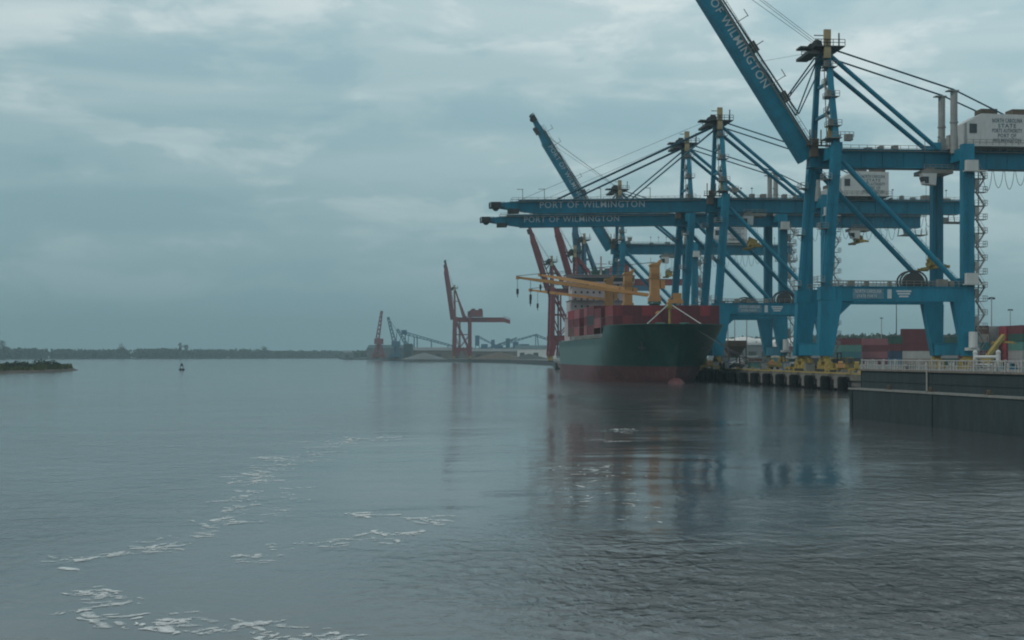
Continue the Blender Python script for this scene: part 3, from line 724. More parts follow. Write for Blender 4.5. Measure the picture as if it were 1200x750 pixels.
for j in range(nl - 1):      # transom
    a = j * n1 + n1 - 1; b = nl * n1 + a; hull.f.append((a, a + n1, b + n1, b)); hull.m.append(1 if zl[j] < 4.0 else 0)
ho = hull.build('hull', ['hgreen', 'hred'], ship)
for p in ho.data.polygons: p.use_smooth = True
mod = ho.modifiers.new('edges', 'EDGE_SPLIT'); mod.split_angle = R(35)
# decks
dk = MB(); dk.cur = 0
def deck(y0, y1, z):
    n = 14; ring = []
    for k in range(n + 1): y = y0 + (y1 - y0) * k / n; ring.append((-max(.05, hbw(y, z) - .15), y, z))
    ring += [(-x, y, z2) for x, y, z2 in reversed(ring)]
    dk._add(ring, [tuple(range(len(ring)))[::-1]])
deck(1.2, 29.4, 13.2); deck(29.4, LEN - .2, 10.9)
dk._add([(-13.8, 29.4, 10.9), (13.8, 29.4, 10.9), (13.8, 29.4, 13.2), (-13.8, 29.4, 13.2)], [(0, 1, 2, 3)])
dk.build('deck', 'deck', ship)
# bulwark cap
cap = MB()
for sd in (-1, 1):
    pts = []
    for k in range(26): y = -.4 + 29.7 * (k / 25) ** 1.6; pts.append((sd * hbw(y, 14.3), y, 14.36))
    for a, b in zip(pts, pts[1:]):
        if (Vector(a) - Vector(b)).length > .05: cap.bar(a, b, .4, .16)
cap.build('bulwark_cap', 'pgreen', ship)
# bulb
bb = MB(); bb.sphere((0, 0, 0), 1, 14, 9); o = bb.build('bulbous_bow', 'hred', ship, (0, 4.2, -.8)); o.scale = (1.9, 6.0, 2.2)
for p in o.data.polygons: p.use_smooth = True
# anchors
for sd in (-1, 1):
    m = MB(); m.bar((0, 0, 0), (0, 0, 2.0), .3); m.bar((-.9, 0, .2), (0, 0, -.3), .35); m.bar((.9, 0, .2), (0, 0, -.3), .35); m.tube((0, .1, 2.0), (0, .5, 2.0), .6, 10)
    m.build('anchor', 'dark', ship, (sd * (hbw(7, 9.8) + .25), 7.0, 8.6))
# forecastle gear
m = MB()
for sd in (-1, 1):
    m.tube((sd * 3 - 1.2, 9, 14.1), (sd * 3 + 1.2, 9, 14.1), .8, 12); m.bx(sd * 3 - 1.6, sd * 3 + 1.6, 8, 10, 13.2, 13.7); m.tube((sd * 6, 14, 13.2), (sd * 6, 14, 14.2), .3, 8)
m.build('windlass', 'pgreen', ship)
m = MB(); m.tube((0, 12, 13.2), (0, 12, 18.6), .38, 10, .28); m.bx(-1.6, 1.6, 11.7, 12.3, 18.4, 18.6); m.tube((0, 12, 18.6), (0, 12, 20.2), .15, 6); m.bx(-.5, .5, 11.6, 12.4, 18.6, 19.6)
fm = m.build('foremast', 'yellow', ship)
for sd in (-1, 1):
    m = MB(); m.tube((sd * .4, 12, 19.4), (sd * 6.8, 6.5, 14.4), .13, 6); m.build('mast_stay', 'white', fm)
for i_, (a_, b_, sag) in enumerate((((3.5, 2.5, 13.9), (17.9, -22, 4.0), 1.2), ((5.0, 4.5, 13.9), (17.9, -8, 4.0), .8), ((8.5, 10, 13.9), (17.9, 6.2, 4.0), .2), ((11, 16, 13.9), (17.9, 34.5, 4.0), .5))):
    m = MB(); A1, B1 = Vector(a_), Vector(b_); m.wire([A1.lerp(B1, k / 10) - Vector((0, 0, sag * 4 * (k / 10) * (1 - k / 10))) for k in range(11)], .07); m.build('mooring_line', 'rope', ship)
# hatch coamings, lashing bridges
BAYS = [(16.5, 14.2, 2, 12.19), (35.5, 14.2, 2, 12.19), (48.3, 12.6, 3, 12.19), (76, 12.6, 3, 12.19), (89.0, 12.6, 3, 12.19), (60.9, 12.6, 3, 6.06)]
m = MB()
for y0, z0, nt_, L_ in BAYS[1:]: m.bx(-11.5, 11.5, y0 + .1, y0 + L_ - .1, 10.9, z0 - .1)
m.bx(-11.5, 11.5, 16.8, 28.4, 13.2, 14.1)
m.build('hatch_cover', 'brown', ship)
m = MB()
for y0, z0, nt_, L_ in BAYS[1:]:
    for k in range(12): m.bx(-13.6 + k * 2.47 - .07, -13.6 + k * 2.47 + .07, y0 - .42, y0 - .2, 10.9, z0 + 3.4)
    m.bx(-13.7, 13.7, y0 - .48, y0 - .14, z0 + 2.4, z0 + 2.55)
m.build('lashing_bridge', 'grey', ship)
m = MB()
for y0, y1 in ((30.2, LEN - .5),):
    for sd in (-1, 1): m.rail((sd * 13.85, y0, 11.3), (sd * 13.85, y0 + 60, 11.3), 1.1, 1.8, .04, 3)
m.build('deck_rail', 'white', ship)
# superstructure
m = MB()
z = 10.9
for k, (xa, xb, ya, yb, hh) in enumerate(((-11.5, 8.5, 112, 124.5, 8.1), (-11, 8, 112.5, 123.5, 5.4), (-10.5, 7.5, 113, 122, 5.4), (-12.6, 9.6, 113, 118, 2.7))):
    m.bx(xa, xb, ya, yb, z, z + hh - .12); m.bx(xa - .35, xb + .35, ya - .5, yb + .3, z + hh - .12, z + hh); z += hh
su = m.build('superstructure', 'house', ship)
for r_ in range(6):
    for k in range(9):
        xx = -9.5 + k * 1.95; zz = 17.6 + r_ * 2.25
        yy = 112 if zz < 18.9 else 112.5 if zz < 24.3 else 113
        m = MB(); m.bx(xx - .3, xx + .3, yy - .05, yy + .05, zz, zz + .65); m.build('porthole', 'glass', su)
m = MB(); m.bx(-12.2, 9.2, 112.93, 113.05, 30.4, 31.6); m.build('bridge_window', 'glass', su)
m = MB(); m.prism([(118.5, 24), (124, 24), (123.5, 34), (119.5, 34.4)], -3.2, 1.2, 'x'); m.tube((-2, 121, 34), (-2, 121, 35.6), .5, 8); m.tube((0, 121.5, 34), (0, 121.5, 35.6), .5, 8); m.build('funnel', 'pgreen', ship)
m = MB(); m.tube((-1, 115, 32.5), (-1, 115, 38.5), .3, 6); m.bx(-3, 1, 114.8, 115.2, 36, 36.2); m.bx(-2.2, .2, 114.5, 114.8, 34.6, 35.0); m.build('radar_mast', 'house', ship)
# deck cranes
def deck_crane(y, jib, pivot_z):
    m = MB(); tz = 21.3
    m.bx(-1.15, 1.15, -1.3, 1.3, tz, 30.2); m.bx(-1.5, 1.5, -1.5, 1.5, tz - .4, tz + .7); m.bx(-1.4, 1.4, -1.5, 1.5, 27.0, 27.2); m.rail((-1.4, -1.5, 27.2), (1.4, -1.5, 27.2), 1, .7, .05)
    for zz in range(7): m.bx(-1.2, -.75, -1.38, -1.3, tz + 1 + zz, tz + 1.1 + zz)
    m.prism([(-1.5, 30.2), (1.2, 30.2), (1.7, 31.4), (-1.1, 30.8)], -1.4, 1.4); m.tube((1.4, -1.0, 31.4), (1.4, 1.0, 31.4), .4, 10); m.bar((-1, 0, 30.8), (-1, 0, 32.4), .12)
    c = m.build('deck_crane', 'ochre', ship, (0, y, 0))
    m = MB(); m.tube((0, 0, 10.9), (0, 0, tz - .4), 1.45, 16); m.tube((0, 0, tz - 1.0), (0, 0, tz - .41), 1.9, 16, 1.7); m.build('pedestal', 'pgreen', c)
    j = Vector(jib); side = Vector((-j.y, j.x, 0)).normalized()
    p0 = Vector((0, 0, pivot_z)) + Vector((j.x, j.y, 0)).normalized() * 1.7
    m = MB()
    for sd in (-1, 1):
        m.bar(p0 + side * sd * 1.7, p0 + j * .72 + side * sd * .7, .45, .75, .38, .9); m.bar(p0 + j * .72 + side * sd * .7, p0 + j + side * sd * .25, .35, .9, .28, .5)
    for f in (.14, .3, .46, .6, .72, .86):
        wd = 1.7 - f * 1.3; m.bar(p0 + j * f - side * wd, p0 + j * f + side * wd, .3)
        m.bar(p0 + j * f - side * wd, p0 + j * min(1, f + .13) + side * wd * .8, .2)
    m.bar(p0 + j - side * .7, p0 + j + side * .7, .8, .9)
    m.build('jib', 'ochre', c)
    m = MB(); tip = p0 + j
    for sd in (-1, 1): m.wire([(0, sd * .6, 31.2), tip + side * sd * .3 + Vector((0, 0, .4))], .06)
    m.wire([tip, tip - Vector((0, 0, 3))], .06); m.wire([p0 + j * .9, p0 + j * .9 - Vector((0, 0, 4))], .06); m.build('luffing_rope', 'rope', c)
    m = MB()
    for q, dz in ((tip, 3), (p0 + j * .9, 4)):
        m.bx(q.x - .3, q.x + .3, q.y - .3, q.y + .3, q.z - dz - 1.4, q.z - dz); m.bar((q.x, q.y, q.z - dz - 2.2), (q.x, q.y, q.z - dz - 1.4), .2)
    m.build('hook_block', 'dark', c)
    m = MB(); m.bx(1.35, 2.6, -1.2, .2, tz + 3, tz + 5.2); m.build('cab', 'ochre', c)
    return c
deck_crane(31.5, (-34.0, 3, 4.6), 22.6)
deck_crane(71.5, (-21.5, 23, 5.2), 26.2)
deck_crane(105.5, (-22, 10, 3.2), 24.5)
# crate-like pallet gear at the mast top of the nearest crane: orange block and boom rest
m = MB(); m.bar((.5, 24, 14.5), (1.2, 20, 20.2), .5); m.bar((5, 24, 14.5), (4.4, 20, 20.2), .5); m.bx(1.2, 5.0, 19.3, 20.5, 20.0, 21.0); m.bx(2.6, 4.6, 19.4, 20.4, 21.0, 22.6); m.bar((1.4, 20, 21), (3, 20, 22.4), .3); m.bar((.2, 20, 19), (-2.8, 15, 17.2), .5); m.build('boom_rest', 'ochre', ship)

# ------------------------------------------------------------------ shipping containers
def container_mesh(L, key):
    m = MB(); W, H = 2.44, 2.59; t_ = .09
    for x in (0, L):
        for y in (0, W): m.bx(x - (.0 if x == 0 else .16), x + (.16 if x == 0 else 0), y - (0 if y == 0 else .16), y + (.16 if y == 0 else 0), 0, H)
    for y in (0, W - .12):
        m.bx(.16, L - .16, y, y + .12, 0, .16); m.bx(.16, L - .16, y, y + .12, H - .12, H)
    for x in (0, L - .12):
        m.bx(x, x + .12, .16, W - .16, 0, .16); m.bx(x, x + .12, .16, W - .16, H - .12, H)
    # corrugated walls
    n = int(L / .56)
    for side in (0, 1):
        pr = []
        for i in range(n):
            xa = .16 + (L - .32) * i / n; st_ = (L - .32) / n; d0, d1 = (.03, .1) if side == 0 else (W - .03, W - .1)
            pr += [(xa, d0), (xa + st_ * .4, d0), (xa + st_ * .5, d1), (xa + st_ * .9, d1)]
        pr.append((L - .16, d0))
        vs = [(a, b, .16) for a, b in pr] + [(a, b, H - .12) for a, b in pr]; q = len(pr)
        m._add(vs, [(i, i + 1, q + i + 1, q + i) for i in range(q - 1)])
    m._add([(.05, .05, H - .03), (L - .05, .05, H - .03), (L - .05, W - .05, H - .03), (.05, W - .05, H - .03)], [(0, 1, 2, 3)])
    m._add([(L - .05, .16, .16), (L - .05, W - .16, .16), (L - .05, W - .16, H - .12), (L - .05, .16, H - .12)], [(0, 1, 2, 3)])
    # door end with leaves and locking bars at x = 0
    m.bx(.04, .08, .17, W / 2 - .02, .17, H - .13); m.bx(.04, .08, W / 2 + .02, W - .17, .17, H - .13)
    for y in (.42, .88, W - .88, W - .42): m.bar((.0, y, .2), (.0, y, H - .16), .06)
    return m.mesh('shipping_container', 'c_' + key)
CM = {}
def container(L, key, loc, rz, label, group):
    k = (L, key)
    if k not in CM: CM[k] = container_mesh(L, key)
    o = bpy.data.objects.new('shipping_container', CM[k]); COL.objects.link(o); o.location = loc; o.rotation_euler = (0, 0, rz)
    tag(o, label, 'container', group); return o
CW = {'maroon': 'maroon', 'darkred': 'dark red', 'red': 'red', 'pink': 'faded pink', 'teal': 'teal', 'green': 'dark green', 'navy': 'navy', 'grey': 'grey', 'white': 'white',
      'blue': 'blue', 'brown': 'brown', 'beige': 'beige', 'seagreen': 'sea green', 'charcoal': 'charcoal', 'orange': 'orange'}
BN = ['foremost block', 'second block aft', 'third block aft', 'fifth block aft', 'rearmost block', 'short fourth block']
for bi, (y0, z0, nt_, L_) in enumerate(BAYS):
    for tier in range(nt_):
        for row in range(11):
            vis = bi == 0 or tier == nt_ - 1 or row == 0
            if not vis or (bi > 0 and row > 8): continue
            key = rnd.choices(['maroon', 'darkred', 'red', 'pink', 'brown'], [5, 6, 2, .7, .7])[0]
            if bi == 0: key = rnd.choices(['maroon', 'darkred'], [3, 2])[0]
            if bi == 0 and tier == 1 and row in (3, 9): key = 'red'
            if bi == 2 and row == 0 and tier == 1: key = 'charcoal'
            if bi in (3, 5) and row == 0: key = ('pink', 'maroon', 'pink')[tier]
            x = -13.5 + row * 2.47
            container(L_, key, (SX + x + 2.44, SY + y0, z0 + tier * 2.6), R(90),
                      '%s container, %s tier of the ship\'s %s, %s from left' % (CW[key], ('bottom', 'middle', 'top')[tier + (3 - nt_) if tier else 0], BN[bi], ORD[row]), 'containers stacked on the ship')
# yard stacks: (name, px of left end, depth, length, end-on columns, tiers bottom to top)
YARD = [
    ('low stack just right of the nearest waterside legs', 974, 560, 12.19, 0, ['charcoal', 'teal', 'seagreen', 'maroon']),
    ('long stack in the middle of the portal opening', 1012, 565, 12.19, 0, ['maroon', 'pink', 'maroon', 'pink']),
    ('far stack behind the portal opening', 990, 640, 12.19, 0, ['teal', 'red', 'maroon', 'red']),
    ('narrow dark stack beside the tall maroon one', 1043, 500, 6.06, 0, ['blue', 'navy', 'maroon', 'green']),
    ('tall maroon stack beside the nearest crane\'s rear legs', 1058, 500, 12.19, 0, ['beige', 'white', 'maroon', 'maroon', 'maroon']),
    ('stack half hidden by the nearest crane\'s rear leg', 1092, 520, 12.19, 0, ['green', 'grey', 'grey', 'green']),
    ('stack behind the nearest crane\'s rear legs', 1112, 620, 12.19, 0, ['blue', 'navy', 'pink', 'grey']),
    ('brown end-on stack right of the stair', 1141, 450, 12.19, 2, ['maroon', 'maroon', 'teal', 'beige', 'brown']),
    ('grey end-on stack near the right edge', 1160, 455, 12.19, 2, ['grey', 'beige', 'grey', 'grey', 'grey']),
    ('red end-on stack near the right edge', 1179, 450, 12.19, 2, ['red', 'darkred', 'red', 'red', 'red']),
    ('green grey stack cut by the right edge', 1198, 440, 12.19, 3, ['grey', 'grey', 'seagreen', 'green', 'maroon']),
    ('stack behind the yellow bogies of the nearest crane', 935, 600, 12.19, 0, ['charcoal', 'grey', 'teal']),
    ('red stack seen through the legs of the second crane', 905, 660, 12.19, 0, ['teal', 'white', 'red']),
]
TN = ['bottom', 'second', 'third', 'fourth', 'topmost']
for nm, px, dep, L_, cols, tiers in YARD:
    p = at(px, dep)
    if cols == 0:
        for k, key in enumerate(tiers):
            container(L_, key, (p.x, p.y, DZ + .01 + k * 2.6), -YAW * .3, '%s container, %s in the %s' % (CW[key], TN[k] if k < len(tiers) - 1 else 'topmost', nm), 'containers stacked in the yard')
    else:
        for c in range(cols):
            for k, key in enumerate(tiers):
                key2 = key if c == 0 or rnd.random() < .6 else rnd.choice(['grey', 'maroon', key])
                container(L_, key2, (p.x + 2.44 + c * 2.6, p.y, DZ + .01 + k * 2.6), R(90), '%s container, %s tier, %s column of %s' % (CW[key2], TN[k], ('left', 'second', 'third')[c], nm), 'containers stacked in the yard')

# ------------------------------------------------------------------ near wharf with railing (right foreground)
A_ = math.atan2(2.4, 36.5)
wharf = thing('wharf', 'dark wharf wall with pale ledge and white railing in the right foreground', 'wharf', (50.5, 149, 0), A_)
# local: x to the right, -y towards the viewer
m = MB(); m.bx(0, 14, -70, 0, -2, 3.1); m.build('lower_wall', 'darkcon', wharf)
m = MB(); m.bx(-.12, 1.2, -70, .12, 3.1, 3.28); m.build('ledge', 'ledge', wharf)
m = MB(); m.bx(1.2, 13.8, -70, -.2, 3.1, 5.12)
for k in range(4): m.bx(1.16, 1.2, -17 * k - .4, -17 * k - .3, 3.29, 5.1)
m.bx(1.13, 1.2, -70, -.2, 4.0, 4.06)
m.build('upper_wall', 'darkcon', wharf)
m = MB(); m.bx(1.0, 14, -70, 0, 5.12, 5.3); m.build('coping', 'palecon', wharf)
m = MB()
k = 0; y = -.3
while y > -48:
    if rnd.random() < .86: m.bar((1.3, y, 5.3), (1.3, y, 6.25 + (.12 if k % 5 == 0 else 0)), rnd.choice((.06, .08, .13)) if k % 5 else .17)
    if rnd.random() < .16: m.bx(1.36, 1.42, y - .5, y, 5.4, 6.1)
    y -= .56; k += 1
m.bar((1.3, -.3, 6.25), (1.3, -48, 6.25), .10); m.bar((1.3, -.3, 5.75), (1.3, -48, 5.75), .06)
m.build('railing', 'palewhite', wharf)
for y0 in (-24.5, -35.6):
    m = MB(); 
    for yy in (y0, y0 - 4.2): m.tube((1.9, yy, 5.3), (1.9, yy, 7.0), .2, 10); m.sphere((1.9, yy, 7.0), .24, 8, 4)
    m.tube((1.9, y0, 6.6), (1.9, y0 - 4.2, 6.6), .14, 8); m.tube((1.9, y0, 5.9), (1.9, y0 - 4.2, 5.9), .1, 8); m.build('pipe_frame', 'white', wharf)
for y0 in (-16.5, -36.2):
    m = MB(); m.tube((1.04, y0, 3.28), (1.04, y0, 5.35), .10, 10); m.build('drain_pipe', 'palegrey', wharf)
for i, y0 in enumerate((-8.8, -18.2, -29.5)):
    m = MB(); m.bx(.3, .9, y0 - .35, y0 + .35, 3.28, 3.36); m.tube((.6, y0 - .18, 3.36), (.6, y0 - .18, 3.75), .09, 8); m.tube((.6, y0 + .18, 3.36), (.6, y0 + .18, 3.75), .09, 8); m.bar((.6, y0 - .35, 3.66), (.6, y0 + .35, 3.66), .08)
    m.build('mooring_bitt', 'brown', wharf)
for k in range(4):
    m = MB(); m.bx(-.12, -.0, -.9 - k * 19, -.6 - k * 19, -1, 3.1); m.build('rubbing_timber', 'darkcon', wharf)

# ------------------------------------------------------------------ vehicles and gear on the quay
def vehicle(kind, label, cat, px, dep, rz, body, group=None):
    p = at(px, dep); t = thing(kind, label, cat, (p.x, p.y, DZ), rz, group)
    def wheels(xs, w, r=.4):
        for x in xs:
            for s_ in (-1, 1):
                m = MB(); m.tube((x, s_ * w, r), (x, s_ * (w - .28), r), r, 12); m.tube((x, s_ * (w + .01), r), (x, s_ * w, r), r * .5, 8); m.build('wheel', 'black', t)
    if kind in ('parked_car', 'pickup_truck'):
        m = MB(); m.prism([(-2.3, .35), (2.3, .35), (2.35, .85), (1.4, 1.0), (-2.3, 1.02), (-2.35, .6)], -.9, .9)
        if kind == 'parked_car': m.prism([(-1.9, 1.0), (1.3, 1.0), (.6, 1.48), (-1.3, 1.5)], -.78, .78)
        else: m.prism([(-.6, 1.0), (1.4, 1.0), (.8, 1.75), (-.5, 1.78)], -.8, .8); m.bx(-2.3, -.6, -.9, -.8, 1.0, 1.25); m.bx(-2.3, -.6, .8, .9, 1.0, 1.25)
        m.build('body', body, t)
        m = MB()
        if kind == 'parked_car': m.prism([(-1.65, 1.06), (1.12, 1.06), (.55, 1.42), (-1.2, 1.43)], -.8, .8)
        else: m.prism([(-.4, 1.12), (1.2, 1.12), (.75, 1.65), (-.4, 1.67)], -.82, .82)
        m.build('window', 'glass', t); wheels((-1.4, 1.45), .92, .36)
    elif kind == 'box_truck':
        m = MB(); m.bx(-4.2, 2.0, -1.25, 1.25, 1.1, 3.6); m.bx(-4.3, 3.8, -.5, .5, .7, 1.1); bd = m.build('cargo_box', body, t)
        m = MB(); m.prism([(2.2, .7), (4.2, .7), (4.25, 1.7), (3.7, 2.8), (2.2, 2.9)], -1.15, 1.15); m.build('cab', 'white', t)
        m = MB(); m.prism([(3.1, 1.7), (4.1, 1.7), (3.7, 2.6), (3.1, 2.6)], -1.18, 1.18); m.build('window', 'glass', t)
        wheels((-3.1, -2.0, 3.1), 1.2, .5)
    elif kind == 'yard_tractor':
        m = MB(); m.bx(-2.4, 2.4, -.6, .6, .6, 1.1); m.bx(-.2, 1.3, -1.1, .3, 1.1, 3.0); m.bx(1.3, 2.4, -1.1, 1.1, .9, 1.9); m.build('body', body, t)
        m = MB(); m.bx(-.25, 1.35, -1.14, .34, 1.9, 2.8); m.build('window', 'glass', t); wheels((-1.5, 1.7), 1.2, .52)
    elif kind == 'forklift':
        m = MB(); m.bx(-2.0, 1.6, -1.1, 1.1, .6, 1.6); m.bx(-2.1, -1.2, -1.1, 1.1, 1.5, 2.0); m.bx(-1.0, .9, -.95, .95, 3.0, 3.15)
        for x in (-1, .85):
            for y in (-.9, .9): m.bar((x, y, 1.6), (x, y, 3.0), .12)
        m.build('body', body, t)
        m = MB(); m.bar((1.9, -.6, .3), (1.9, -.6, 4.2), .2); m.bar((1.9, .6, .3), (1.9, .6, 4.2), .2); m.bar((1.9, -.7, 4.1), (1.9, .7, 4.1), .2); m.bar((2, -.5, .3), (3.3, -.5, .25), .16, .1); m.bar((2, .5, .3), (3.3, .5, .25), .16, .1)
        m.build('mast', 'dark', t); wheels((-1.3, 1.2), 1.15, .5)
    elif kind == 'reach_stacker':
        m = MB(); m.bx(-4, 3.6, -1.6, 1.6, .9, 2.0); m.bx(-4.2, -2.4, -1.6, 1.6, 1.6, 2.9); m.build('body', body, t)
        m = MB(); m.bar((-3.2, 0, 3.2), (5.4, 0, 9.2), 1.0, 1.1); m.bar((5.2, 0, 9.2), (5.2, 0, 7.6), .5); m.bar((1.2, 0, 2.0), (2.2, 0, 6.6), .35); m.build('boom', body, t)
        m = MB(); m.bx(4.7, 5.7, -3.1, 3.1, 7.1, 7.6); m.bx(4.5, 5.9, -3.3, -3.0, 6.8, 7.4); m.bx(4.5, 5.9, 3.0, 3.3, 6.8, 7.4); m.build('spreader', body, t)
        m = MB(); m.bx(-1.4, .6, -.9, .9, 2.0, 3.7); m.build('cab', 'glass', t); wheels((-2.8, 2.7), 1.8, .85)
    return t
G3 = 'vehicles working on the quay'
vehicle('box_truck', 'white truck with orange panel parked between the ship and second crane', 'truck', 880, 470, R(8), 'white', G3)
vehicle('pickup_truck', 'silver pickup truck parked beside the green skip', 'pickup truck', 873, 400, R(10), 'palegrey', G3)
vehicle('parked_car', 'white car parked close to the ship\'s bow', 'car', 853, 420, R(4), 'white', G3)
vehicle('parked_car', 'dark car parked at the foot of the brown hopper', 'car', 862, 395, R(170), 'dark', G3)
vehicle('forklift', 'yellow forklift on the quay left of the nearest crane\'s legs', 'forklift', 912, 372, R(30), 'yellow', G3)
vehicle('forklift', 'yellow forklift near the quay edge right of the nearest crane', 'forklift', 992, 300, R(200), 'yellow', G3)
vehicle('yard_tractor', 'white yard tractor beside the yellow forklift', 'tractor', 925, 380, R(-10), 'white', G3)
vehicle('yard_tractor', 'yellow yard tractor beside the nearest crane\'s bogies', 'tractor', 982, 330, R(180), 'yellow', G3)
vehicle('reach_stacker', 'yellow reach stacker in front of the grey container stack', 'reach stacker', 1164, 400, R(35), 'yellow', G3)
vehicle('pickup_truck', 'blue pickup truck at the foot of the red container stack', 'pickup truck', 1184, 330, R(20), 'blue', G3)
vehicle('parked_car', 'grey car parked behind the white wharf railing', 'car', 1068, 340, R(2), 'grey', G3)
# orange banner box on the truck side
p = at(880, 470)
t = thing('site_cabin', 'white site cabin with a broad orange stripe beyond the quay edge', 'cabin', tuple(at(885, 440).xy) + (DZ,), R(3))
m = MB(); m.bx(-4.2, 4.2, -1.3, 1.3, .2, 2.9); m.bx(-4.35, 4.35, -1.45, 1.45, 2.9, 3.05); m.build('wall', 'white', t)
m = MB(); m.bx(-2.4, 1.8, -1.36, -1.3, 1.9, 2.6); m.build('stripe_panel', 'orange', t)
m = MB(); m.bx(2.4, 3.3, -1.36, -1.3, .25, 2.2); m.build('door', 'grey', t)
m = MB(); m.bx(-3.8, -2.8, -1.36, -1.3, 1.1, 2.0); m.build('window', 'glass', t)
# green skip
t = thing('waste_skip', 'green waste skip beside the site cabin on the quay', 'skip', tuple(at(884, 385).xy) + (DZ,), R(5))
m = MB(); m.prism([(-1.2, .2), (1.2, .2), (1.9, 1.7), (-1.9, 1.7)], -.95, .95); m.build('bin', 'c_seagreen', t)
m = MB(); m.bar((-1.95, -1, 1.7), (1.95, -1, 1.7), .12); m.bar((-1.95, 1, 1.7), (1.95, 1, 1.7), .12); m.bx(-1.9, 1.9, -.9, .9, 1.62, 1.68); m.build('rim', 'dark', t)
# brown hopper
t = thing('cargo_hopper', 'tall rusty brown cargo hopper standing on the quay beside the ship\'s bow', 'hopper', tuple(at(860, 430).xy) + (DZ,), R(6))
m = MB()
vs = [(-2.9, -2.9, 6.4), (2.9, -2.9, 6.4), (2.9, 2.9, 6.4), (-2.9, 2.9, 6.4), (-.8, -.8, 2.9), (.8, -.8, 2.9), (.8, .8, 2.9), (-.8, .8, 2.9)]
m._add(vs, [(0, 4, 5, 1), (1, 5, 6, 2), (2, 6, 7, 3), (3, 7, 4, 0)])
m.bx(-3, 3, -3, -2.85, 6.4, 8.1); m.bx(-3, 3, 2.85, 3, 6.4, 8.1); m.bx(-3, -2.85, -2.85, 2.85, 6.4, 8.1); m.bx(2.85, 3, -2.85, 2.85, 6.4, 8.1)
m.build('bin', 'brown', t)
for x in (-2.8, 2.8):
    for y in (-2.8, 2.8): m = MB(); m.bar((x * 1.05, y * 1.05, 0), (x, y, 6.6), .35); m.build('leg', 'brown', t)
m = MB()
for s_ in (-1, 1): m.bar((-2.8, s_ * 2.85, 3.2), (2.8, s_ * 2.85, 3.2), .25); m.bar((s_ * 2.85, -2.8, 3.2), (s_ * 2.85, 2.8, 3.2), .25); m.bar((-2.9, s_ * 2.85, .5), (2.8, s_ * 2.85, 3.1), .18)
m.build('frame', 'dark', t)
# jersey barriers / yellow safety stands on apron
jb = MB(); jb.prism([(-.3, 0), (.3, 0), (.12, .5), (.09, .85), (-.09, .85), (-.12, .5)], -1.5, 1.5); jb_me = jb.mesh('road_barrier', 'palecon')
jy = jb.mesh('road_barrier', 'yellow')
for i in range(14):
    key = i % 3 == 0
    o = bpy.data.objects.new('road_barrier', jy if key else jb_me); COL.objects.link(o)
    o.location = (QX + 3.2 + 3.2 * (i % 2), 262 + i * 3.9, DZ + .004); o.rotation_euler = (0, 0, rnd.uniform(-.2, .2) + (R(90) if i % 4 == 1 else 0))
    tag(o, '%s %s road barrier near the quay edge, %s from the right' % (('concrete', 'yellow')[key], '', ORD[i]), 'barrier', 'road barriers near the quay edge'); o['label'] = o['label'].replace('  ', ' ')
# work platforms: yellow stacks of gear around the crane legs
for i, (px, dep) in enumerate(((905, 365), (938, 318), (985, 285), (1004, 268), (832, 356))):
    q = at(px, dep); t = thing('cargo_spreader', ('yellow spreader frame resting on the quay between the second crane\'s legs', 'yellow spreader frame resting just left of the nearest crane\'s bogies', 'yellow spreader frame resting just right of the nearest crane\'s bogies', 'small yellow spreader frame at the corner by the near wharf', 'yellow spreader frame on the quay right beside the ship\'s bow')[i], 'spreader', (q.x, q.y, DZ), R(rnd.uniform(-20, 20)), 'spreader frames resting on the quay')
    sc_ = (1, 1, .9, .5, .8)[i]
    m = MB(); m.bx(-3 * sc_, 3 * sc_, -.35, .35, .7, 1.1); m.bx(-3 * sc_, -2.6 * sc_, -1.2, 1.2, .5, 1.0); m.bx(2.6 * sc_, 3 * sc_, -1.2, 1.2, .5, 1.0)
    for a in (-1, 1):
        for b in (-1, 1): m.bx(a * 2.8 * sc_ - .1, a * 2.8 * sc_ + .1, b * 1.1 - .1, b * 1.1 + .1, 0, .5)
    m.build('frame', 'yellow', t)
    m = MB(); m.bx(-.9 * sc_, .9 * sc_, -.8, .8, 1.1, 1.9); m.tube((-.4, 0, 2.1), (.4, 0, 2.1), .35, 10); m.build('headblock', 'ochre' if i % 2 == 0 else 'yellow', t)

for i, (px, dep, kind_) in enumerate(((838, 372, 'g'), (846, 362, 'd'), (851, 380, 'g'), (866, 372, 'd'), (895, 355, 'g'), (901, 382, 'd'), (921, 345, 'g'), (929, 352, 'd'), (948, 300, 'g'), (957, 345, 'd'), (969, 300, 'g'), (975, 345, 'd'), (988, 322, 'g'), (1000, 290, 'd'))):
    q = at(px, dep); nm_ = 'power_cabinet' if kind_ == 'g' else 'cable_drum'
    t = thing(nm_, ('%s grey power cabinet on the quay edge, from the left' if kind_ == 'g' else '%s brown cable drum on the quay edge, from the left') % ORD[i // 2], 'cabinet' if kind_ == 'g' else 'cable drum', (q.x, q.y, DZ + .004), rnd.uniform(-.4, .4), 'power cabinets on the quay' if kind_ == 'g' else 'cable drums on the quay')
    if kind_ == 'g':
        m = MB(); m.bx(-.8, .8, -.5, .5, .15, 1.9); m.bx(-.9, .9, -.6, .6, 1.9, 2.0); m.bx(-.9, .9, -.6, .6, 0, .15); m.build('housing', ('grey', 'white', 'c_blue', 'tan')[i % 4], t)
        m = MB(); m.bx(-.7, -.04, -.53, -.5, .3, 1.75); m.bx(.04, .7, -.53, -.5, .3, 1.75); m.build('door', 'palegrey', t)
    else:
        m = MB(); m.tube((-.5, 0, .95), (-.4, 0, .95), .95, 16); m.tube((.4, 0, .95), (.5, 0, .95), .95, 16); m.build('flange', 'brown', t)
        m = MB(); m.tube((-.4, 0, .95), (.4, 0, .95), .65, 14); m.build('cable_coil', 'dark', t)
